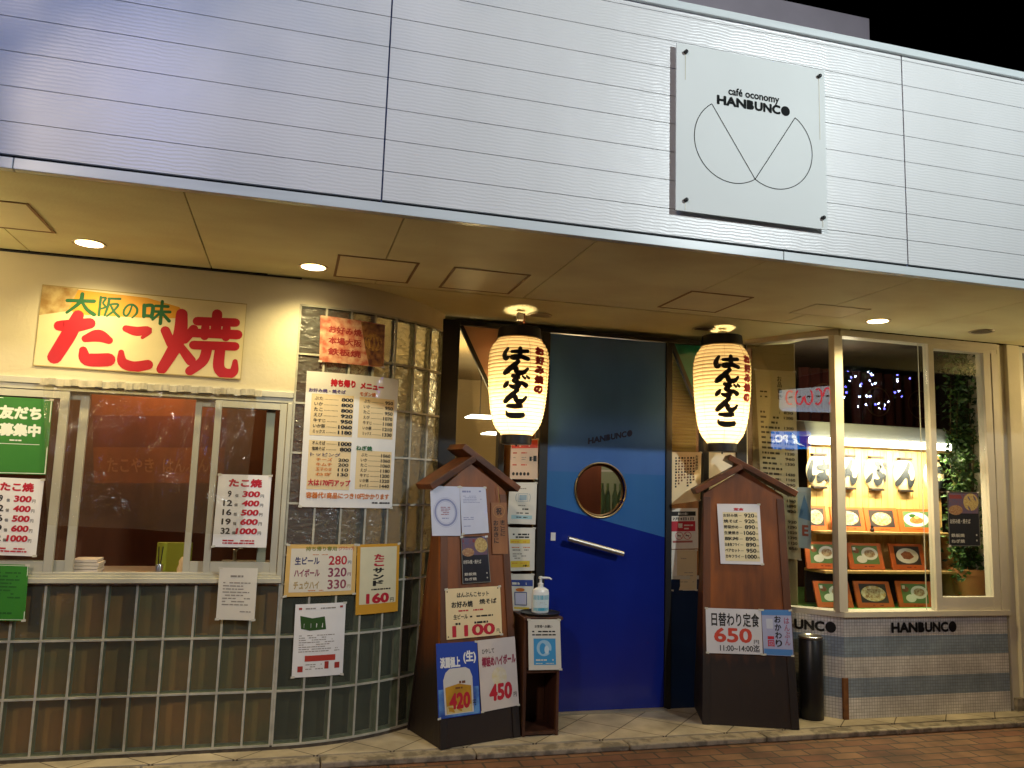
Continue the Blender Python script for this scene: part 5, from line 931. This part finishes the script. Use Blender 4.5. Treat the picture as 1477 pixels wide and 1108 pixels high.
for q in ((5.02, 5.12, zb-.12, 1.2), (4.2, 5.35, 1.0, 2.5), (3.8, 5.5, .95, 1.5)): light('display_fill_light', 'POINT', q[:3], q[3], (1, .84, .55), .06)  # fill lights added for the plant and upper display, with no fixtures
# flat lanterns on the panel
LF = mat('small_lantern_paper', (.78, .62, .36), .7, var=.15); LC = mat('small_lantern_cap', (.025, .014, .007), .6); LK = mat('small_lantern_ink', (.03, .035, .04), .6)
names = ('first', 'second', 'third', 'fourth', 'fifth')
for i, (px, py, ch) in enumerate(((1184, 679.5, 'は'), (1226, 681, 'ん'), (1267, 683, 'ぶ'), (1309, 685, 'ん'), (1352, 687, 'こ'))):
    c = onY(px, py, YB-.05); t = thing('small_lantern', '%s small half lantern from the left on the lit cabinet back, lettered %s' % (names[i], ch), 'lantern', (c.x, c.y, c.z-.14), 'small lettered lanterns in the cabinet')
    b = MB(); hh = .118; R = lambda f: .054+.048*math.sin(pi*min(1, max(0, f)))**.8
    N = 20; K = 16; vs = [(c.x-R(j/K)*cos(pi*k/N), YB-.006-R(j/K)*.42*sin(pi*k/N), c.z-hh+2*hh*j/K) for j in range(K+1) for k in range(N+1)]
    b.add(vs, [(j*(N+1)+k, j*(N+1)+k+1, (j+1)*(N+1)+k+1, (j+1)*(N+1)+k) for j in range(K) for k in range(N)], LF)
    def fn(u, v, d, c=c): 
        f = 1-v; r = R(f); x = u*.108/r; return V((c.x+x*r, YB-.012-r*.42*math.sqrt(max(.02, 1-x*x))-d, c.z-hh+2*hh*f))
    s = Sheet(fn, .2, .24, b); s.brush(B[ch], -.98, .14, .98, .84, LK, 1.5); mk('shade', b, t, True)
    for z in (c.z+hh, c.z-hh-.018): b = MB(); b.box(c.x-.062, c.x+.062, YB-.045, YB-.006, z, z+.018, LC); mk('cap', b, t, bevel=.003)
# framed food pictures
FR = mat('orange_frame', (.60, .125, .02), .45, var=.15, vscale=(9, 9, 9), coat=.2); PLW = paper('#e6e2da'); foods = [mat('food_%d' % i, c1, .5, col2=c2, vscale=(55, 55, 55), detail=4) for i, (c1, c2) in enumerate((((.5, .3, .1), (.7, .6, .45)), ((.55, .45, .3), (.28, .13, .05)), ((.45, .2, .05), (.75, .55, .3)), ((.55, .10, .03), (.4, .25, .05)), ((.2, .06, .02), (.35, .12, .05))))]
DGR = ink('#5f7a46'); DBG = mat('photo_dark', (.05, .035, .03), .4); row = []
def picture(px, Y, kind, lab):
    c = [onY(x, y, Y+(0.05 if k < 2 else -.012)) for k, (x, y) in enumerate(px)]; fn, W, Hh = flat_map(c, 0); s = Sheet(fn, W, Hh); s.base(FR, 1, 1, .012); s.rect(.13, .10, .88, .80, (DBG, DGR)[kind in (1, 3)])
    if kind == 0: s.oval(.5, .47, .30, .27, foods[2]); s.oval(.5, .34, .2, .13, foods[0])
    elif kind == 1: s.oval(.5, .46, .36, .31, PLW); s.oval(.5, .5, .2, .15, foods[3]); s.oval(.4, .3, .1, .08, ink('#2f5a1e')); s.oval(.52, .36, .07, .06, ink('#e6c06a'))
    elif kind == 2: s.oval(.5, .46, .33, .29, PLW); s.poly([(.3, .4), (.45, .28), (.6, .33), (.7, .5), (.55, .6), (.38, .58)], foods[4])
    elif kind == 3: s.oval(.63, .4, .24, .24, PLW); s.oval(.63, .4, .16, .15, foods[1]); s.oval(.38, .62, .15, .14, PLW); s.oval(.25, .3, .09, .1, foods[4]); s.rect(.16, .16, .24, .28, PLW)
    else:
        s.oval(.5, .46, .34, .29, foods[0])
        for k in range(6): s.poly([(.25+.07*k, .6), (.35+.06*k, .28), (.41+.06*k, .3), (.31+.07*k, .64)], foods[1])
    s.lines(.42, .86, .72, .91, 1, ink('#7a2c10'), .7, kind+3, .1); o = mk('food_picture', s.mb); tag(o, lab, 'picture', 'framed food pictures in the cabinet')
rn = lambda y0, y1: (y0, y0+1, y1+1, y1)
for a in (((1160, 1190, 1194, 1164), 729, 765, 4, 'leftmost orange framed food picture on the top shelf of the cabinet'), ((1196, 1243, 1249, 1202), 731, 766, 4, 'second orange framed food picture from the left on the top shelf'), ((1245, 1292, 1298, 1251), 732, 767, 0, 'orange framed picture of heaped noodles on the top shelf'), ((1294, 1345, 1348, 1299), 734, 767, 1, 'orange framed picture of red food on a white oval plate, top shelf right'),
          ((1160, 1208, 1213, 1164), 781, 820, 3, 'orange framed set meal picture at the left of the middle shelf'), ((1220, 1269, 1277, 1227), 783, 821, 3, 'orange framed set meal picture in the middle of the middle shelf'), ((1281, 1329, 1337, 1288), 784, 822, 2, 'orange framed picture of dark fried food on the right of the middle shelf'),
          ((1172, 1223, 1232, 1180), 838, 876, 3, 'orange framed set meal picture at the left of the bottom shelf'), ((1230, 1281, 1291, 1238), 838, 877, 4, 'orange framed picture of sliced food in the middle of the bottom shelf'), ((1291, 1342, 1347, 1298), 838, 878, 3, 'orange framed set meal picture at the right of the bottom shelf')):
    xs_, y0_, y1_, k, lab = a; picture(list(zip(xs_, rn(y0_, y1_))), {729: 5.34, 731: 5.34, 732: 5.34, 734: 5.34, 781: 5.28, 783: 5.28, 784: 5.28}.get(y0_, 5.22), k, lab)
for px, py in ((1205, 762), (1257, 760)):
    b = MB()
    c = onY(px, py+5, 5.27); rd = mat('red_figure', (.45, .03, .04), .4)
    b.lathe((c.x, 5.262, z1+.001), [(.014, 0), (.018, .015), (.010, .03), (.013, .042), (.004, .055)], rd if px < 1210 else DK, 12)
    tag(mk('shelf_ornament', b, None, True), 'tiny red figure on the left of the top shelf' if px < 1210 else 'tiny dark figure in the middle of the top shelf edge', 'figurine')
sh = sheetY(((1365.7, 709), (1411, 709.7), (1414.3, 788), (1368.8, 788)), YW+.01, .001); food_poster(sh); put(sh, 'food_poster', 'glossy black food poster stuck inside the right pane of the display window', 'poster')
# cloths hung above and behind
for i, (px, lab) in enumerate(((1186, 'behind the angled pane'), (1262, 'in the middle of the display window'), (1322, 'at the right of the display window'))):
    Y = 6.0; c = onY(px, 545, Y); b = MB(); n = 24; P = [(c.x-.24+.48*k/n, Y+.02*sin(k*1.1+i), z) for z in (.46, 1.12) for k in range(n+1)]; MC = mat('maroon_cloth', (.085, .016, .014), .9, var=.3, vscale=(6, 6, 2)); b.add(P, [(k, k+1, n+2+k, n+1+k) for k in range(n)], MC)
    s = Sheet(lambda u, v, d, c=c: V((c.x-.24+.48*u, Y-.03-d, 1.12-.66*v)), .48, .66, b); EM = mat('faded_emblem', (.17, .075, .04), .8); s.circ(.5, .40, .26, .19, .012, EM); s.text('はんぶんこ', .32, .34, .68, .44, EM, .02); s.rect(.35, .72, .65, .92, mat('olive_patch', (.13, .11, .04), .9))
    tag(mk('hanging_cloth', b), 'dark maroon cloth with a faint ring emblem hanging %s' % lab, 'cloth', 'maroon cloths in the display window')
# potted plant
pc = V((onY(1400, 840, 5.22).x, 5.22, -.80)); t = thing('potted_plant', 'tall leafy green plant in a terracotta pot inside the display window', 'plant', pc)
b = MB(); zt = onY(1400, 822, 5.1).z; ph = zt-pc.z
b.lathe(pc, [(.095, 0), (.10, .006), (.145, ph-.05), (.158, ph-.048), (.162, ph), (.148, ph), (.14, ph-.03), (.02, ph-.035)], mat('terracotta', (.46, .20, .07), .75, var=.2, vscale=(7, 7, 7)), 40); mk('pot', b, t, True)
b = MB(); ST = mat('plant_stem', (.10, .07, .03), .8)
for k in range(7): a = k*.9; b.tube([pc+V((.03*cos(a), .03*sin(a), ph-.04)), pc+V((.07*cos(a*1.3), .05*sin(a*1.7), .6)), pc+V((.10*cos(a*1.3+.5), .06*sin(a), 1.1)), pc+V((.10*cos(a+1), .06*sin(a+1), 1.65+.05*(k % 3)))], [.007, .006, .005, .002], ST, 6)
mk('stem', b, t)
def leaves(centres, n, size, m1, m2):
    b = MB()
    for i in range(n):
        c, r = rnd.choice(centres); p = V(c)+V((rnd.gauss(0, r[0]), rnd.gauss(0, r[1]), rnd.gauss(0, r[2]))); s = size*rnd.uniform(.6, 1.3); d = V((rnd.gauss(0, 1), rnd.gauss(0, 1), rnd.gauss(-.3, .8))).normalized(); e = d.cross(V((rnd.gauss(0, 1), rnd.gauss(0, 1), rnd.gauss(0, 1)))).normalized(); nn = d.cross(e)*s*.12
        b.add([p, p+d*s*.5+e*s*.28+nn, p+d*s, p+d*s*.5-e*s*.28+nn], [(0, 1, 2, 3)], m1 if rnd.random() < .6 else m2)
    return b
LFa = mat('leaf_green', (.060, .13, .025), .45, var=.4, vscale=(9, 9, 9)); LFb = mat('leaf_dark', (.022, .060, .014), .45, var=.3, vscale=(9, 9, 9))
cen = []
for k in range(16): z = ph+.02+k*.108; cen.append(((pc.x+.05*sin(k*1.9)-.02, pc.y+.03*cos(k*2.3), pc.z+z), (.075-.002*k, .06, .06)))
for k in range(6): cen.append(((pc.x-.13-.02*sin(k), pc.y-.05, pc.z+.30+.12*k), (.035, .03, .06)))
for k in range(4): cen.append(((pc.x-.16+.01*k, pc.y-.04, .30+.05*k), (.04, .03, .04)))
mk('foliage', leaves(cen, 2600, .05, LFa, LFb), t)

# ================================================================== ACRYLIC SIGN ON THE FASCIA
ya = YF-.032; TL, TR, BR_, BL_ = V((1.790, ya, 2.311)), V((2.676, ya, 2.311)), V((2.676, ya, 1.412)), V((1.790, ya, 1.412))
t = thing('acrylic_sign', 'square frosted acrylic sign with a line drawing of two half circles on the fascia', 'sign', (2.23, ya, 1.41))
def sfn(u, v, d): return TL*(1-u)*(1-v)+TR*u*(1-v)+BR_*u*v+BL_*(1-u)*v+V((0, -d-.0005, 0))
ACR = mat('frosted_acrylic', (.70, .74, .72), .6, var=.04, vscale=(2, 2, 2), spec=.25)
b = MB(); b.box(TL.x, TR.x, ya, ya+.008, BL_.z, TL.z, ACR); SL = mat('sign_line', (.012, .014, .014), .8, spec=.1)
uv = lambda x, z: ((x-TL.x)/(TR.x-TL.x), (TL.z-z)/(TL.z-BL_.z)); s = Sheet(sfn, .886, .899, b)
A_ = (2.243, 1.634)
for E_ in ((1.992, 2.008), (2.488, 2.010)):
    mx, mz = (A_[0]+E_[0])/2, (A_[1]+E_[1])/2; r = math.hypot(A_[0]-E_[0], A_[1]-E_[1])/2; a0 = math.atan2(A_[1]-mz, A_[0]-mx); sg = -1 if E_[0] < A_[0] else 1
    P = [uv(mx+r*cos(a0+sg*pi*k/40), mz+r*sin(a0+sg*pi*k/40)) for k in range(41)]; s.loop(P, .0042, SL); s.loop([uv(*A_), uv(*E_)], .0042, SL)
a, c = uv(2.088, 2.118), uv(2.392, 2.062); s.text('café oconomy', a[0], a[1], c[0], c[1], SL, .028)
a, c = uv(2.021, 2.064), uv(2.456, 2.012); hanbunco(s, a[0], a[1], c[0], c[1], SL)
RU = mat('rust_drip', (.52, .50, .38), .4); 
for bx, bz_, L in ((1.840, 2.264, .15), (2.640, 2.270, .36), (2.648, 1.473, .05), (1.843, 1.468, .05)):
    a, c = uv(bx-.002, bz_-.01), uv(bx+.002, bz_-L); s.rect(a[0], a[1], c[0], c[1], RU)
mk('acrylic_panel', b, t)
for bx, bz_ in ((1.840, 2.264), (2.640, 2.270), (1.843, 1.468), (2.648, 1.473)):
    b = MB(); P = lambda y, r: [(bx+r*cos(2*pi*k/14), y, bz_+r*sin(2*pi*k/14)) for k in range(14)]; b.tube([(bx, YF, bz_), (bx, ya+.0085, bz_)], .006, STEEL, 10); b.tube([(bx, ya-.001, bz_), (bx, ya-.016, bz_), (bx, ya-.02, bz_)], [.011, .010, .004], PLASTIC, 14); mk('bolt', b, t, True)

# ================================================================== THE STREET BEHIND THE CAMERA (seen in the glass)
def mirror(px, py, dist):
    d = ray(px, py); k = C0.dot(nA)/d.dot(nA); q = d*k; r = d-nA*(2*d.dot(nA)); r /= r.xy.length; return q+r*dist
def lit_sign(cs, fn_, lab, cat):
    tl, tr, br, bl = cs; n = (bl-tl).cross(tr-tl).normalized(); n = n if n.dot(C0-tl) > 0 else -n
    s = Sheet(lambda u, v, d: tl*(1-u)*(1-v)+tr*u*(1-v)+br*u*v+bl*(1-u)*v+n*(d*8), (tr-tl).length, (bl-tl).length); fn_(s); tag(mk('shop_sign', s.mb), lab, cat)
SB = mat('sign_blue_lit', (.03, .24, .80), .5, emit=9); SP = mat('sign_violet_lit', (.07, .07, .65), .5, emit=6); SWh = mat('sign_white_lit', (.8, .85, .9), .5, emit=14); SR = mat('sign_red_lit', (.75, .03, .05), .5, emit=9)
def blue(s):
    s.base(SB, 1, 1, .1); s.rect(0, 0, .26, 1, SP); s.poly([(.12, .95), (.30, .72), (.36, .30), (.46, .06), (.46, .42), (.40, .62), (.44, .80), (.36, .76), (.28, .86)], SWh); s.text('PO.', .56, .22, .96, .72, SWh, .05)
D_ = 12; lit_sign([mirror(1168, 622, D_), mirror(1112, 622, D_), mirror(1112, 645, D_), mirror(1168, 645, D_)], blue, 'lit blue shop sign with a white bird across the street', 'sign')
def redw(s):
    s.base(mat('sign_pale_lit', (.55, .58, .6), .5, emit=5), 1, 1, .1)
    for k in range(5): s.circ(.12+.17*k, .45, .07, .36, .035, SR, 24, 60*k, 60*k+250); s.rect(.08+.17*k, .4, .15+.17*k, .47, SL)
lit_sign([mirror(1203, 556, D_), mirror(1124, 563, D_), mirror(1124, 588, D_), mirror(1203, 590, D_)], redw, 'lit pale shop sign with red lettering across the street', 'sign')
LEDm = mat('led_glow', (.55, .6, 1), .5, emit=140); LEDb = mat('led_blue_glow', (.12, .1, 1), .5, emit=90)
def led_tree(x, y, zc, leds, lab, nl):
    t = thing('street_tree', lab, 'tree', (x, y, ZG), 'street trees with light strings'); b = MB(); b.tube([(x, y, ZG), (x+.05, y, zc-1.0), (x, y+.05, zc)], [.11, .08, .05], ST, 10)
    for k in range(6): a = k*1.05; b.tube([(x, y, zc-.8+.12*k), (x+.6*cos(a), y+.6*sin(a), zc+.1+.2*(k % 3))], [.04, .012], ST, 6)
    mk('trunk', b, t); cs = [((x+rnd.gauss(0, .55), y+rnd.gauss(0, .45), zc+.2+rnd.gauss(0, .45)), (.2, .2, .16)) for k in range(22)]; mk('crown', leaves(cs, nl, .12, LFa, LFb), t)
    for p, m in leds: b = MB(); b.lathe((p[0], p[1], p[2]), [(.004, -.018), (.016, 0), (.004, .018)], m, 8); mk('light_bulb', b, t)
lp = [(1211, 537), (1222, 545), (1240, 539), (1245, 544), (1229, 559), (1250, 555), (1282, 543), (1284, 566), (1238, 573), (1244, 574), (1255, 584), (1264, 586), (1263, 591), (1237, 585), (1209, 551), (1208, 560), (1214, 552), (1282, 552), (1209, 568), (1256, 590), (1243, 551), (1288, 574), (1228, 574), (1226, 588), (1300, 548), (1206, 575)]
def mir2(px, py, Y=12): d = ray(px, py); q = d*(Y/d.y); return V((q.x, 2*YW-Y, q.z))
led_tree(9.75, -2.35, 2.0, [(mir2(*p)+V((0, .25, 0)), LEDm if i % 3 else LEDb) for i, p in enumerate(lp+[(x+rnd.uniform(-7, 7), y+rnd.uniform(-6, 6)) for x, y in lp[:12]])], 'street tree with blue white light strings to the right behind the camera', 900)
led_tree(-1.9, 1.95, 2.9, [((-1.9+rnd.gauss(0, .35), 1.95+rnd.gauss(0, .35), 2.9+rnd.gauss(0, .4)), mat('led_soft_glow', (.2, .2, 1), .5, emit=22)) for _ in range(30)], 'street tree with blue light strings in front of the left end of the fascia', 1500)
def lamp_post(p, glow, lab):
    t = thing('street_lamp', lab, 'street lamp', (p[0]+.9, p[1]-.5, ZG), 'street lamps'); b = MB(); b.tube([(p[0]+.9, p[1]-.5, ZG), (p[0]+.9, p[1]-.5, p[2]+.3), (p[0]+.5, p[1]-.4, p[2]+.42), (p[0], p[1]-.25, p[2]+.30)], [.06, .045, .035, .03], PLASTIC, 12); mk('pole', b, t, True)
    b = MB(); b.lathe((p[0], p[1]-.16, p[2]+.05), [(.16, 0), (.18, .02), (.15, .16), (.04, .26)], PLASTIC, 28, False); mk('lamp_shade', b, t, True); b = MB(); b.lathe((p[0], p[1]-.16, p[2]+.06), [(.14, 0), (.13, .03)], glow, 24); mk('lamp', b, t)
lamp_post(STREET, mat('street_glow', (.85, .93, 1), .5, emit=12), 'cool white street lamp to the right behind the camera'); lamp_post(WARM, mat('warm_glow', (1, .75, .5), .5, emit=10), 'warm street lamp to the left behind the camera')
t = thing('opposite_building', 'dark shuttered shop building across the street', 'building', (2, -11, ZG)); b = MB(); b.box(-20, 24, -12, -11, ZG, 5.5, mat('opposite_wall', (.16, .15, .14), .8, var=.3, vscale=(.5, .5, .5))); mk('wall', b, t)
for k in range(7):
    b = MB(); x = -16+5.5*k; b.box(x, x+3.6, -10.98, -10.9, ZG+.02, 1.2, mat('shutter_grey', (.20, .21, .22), .5, var=.2, vscale=(1, 1, 30))); mk('shutter', b, t)
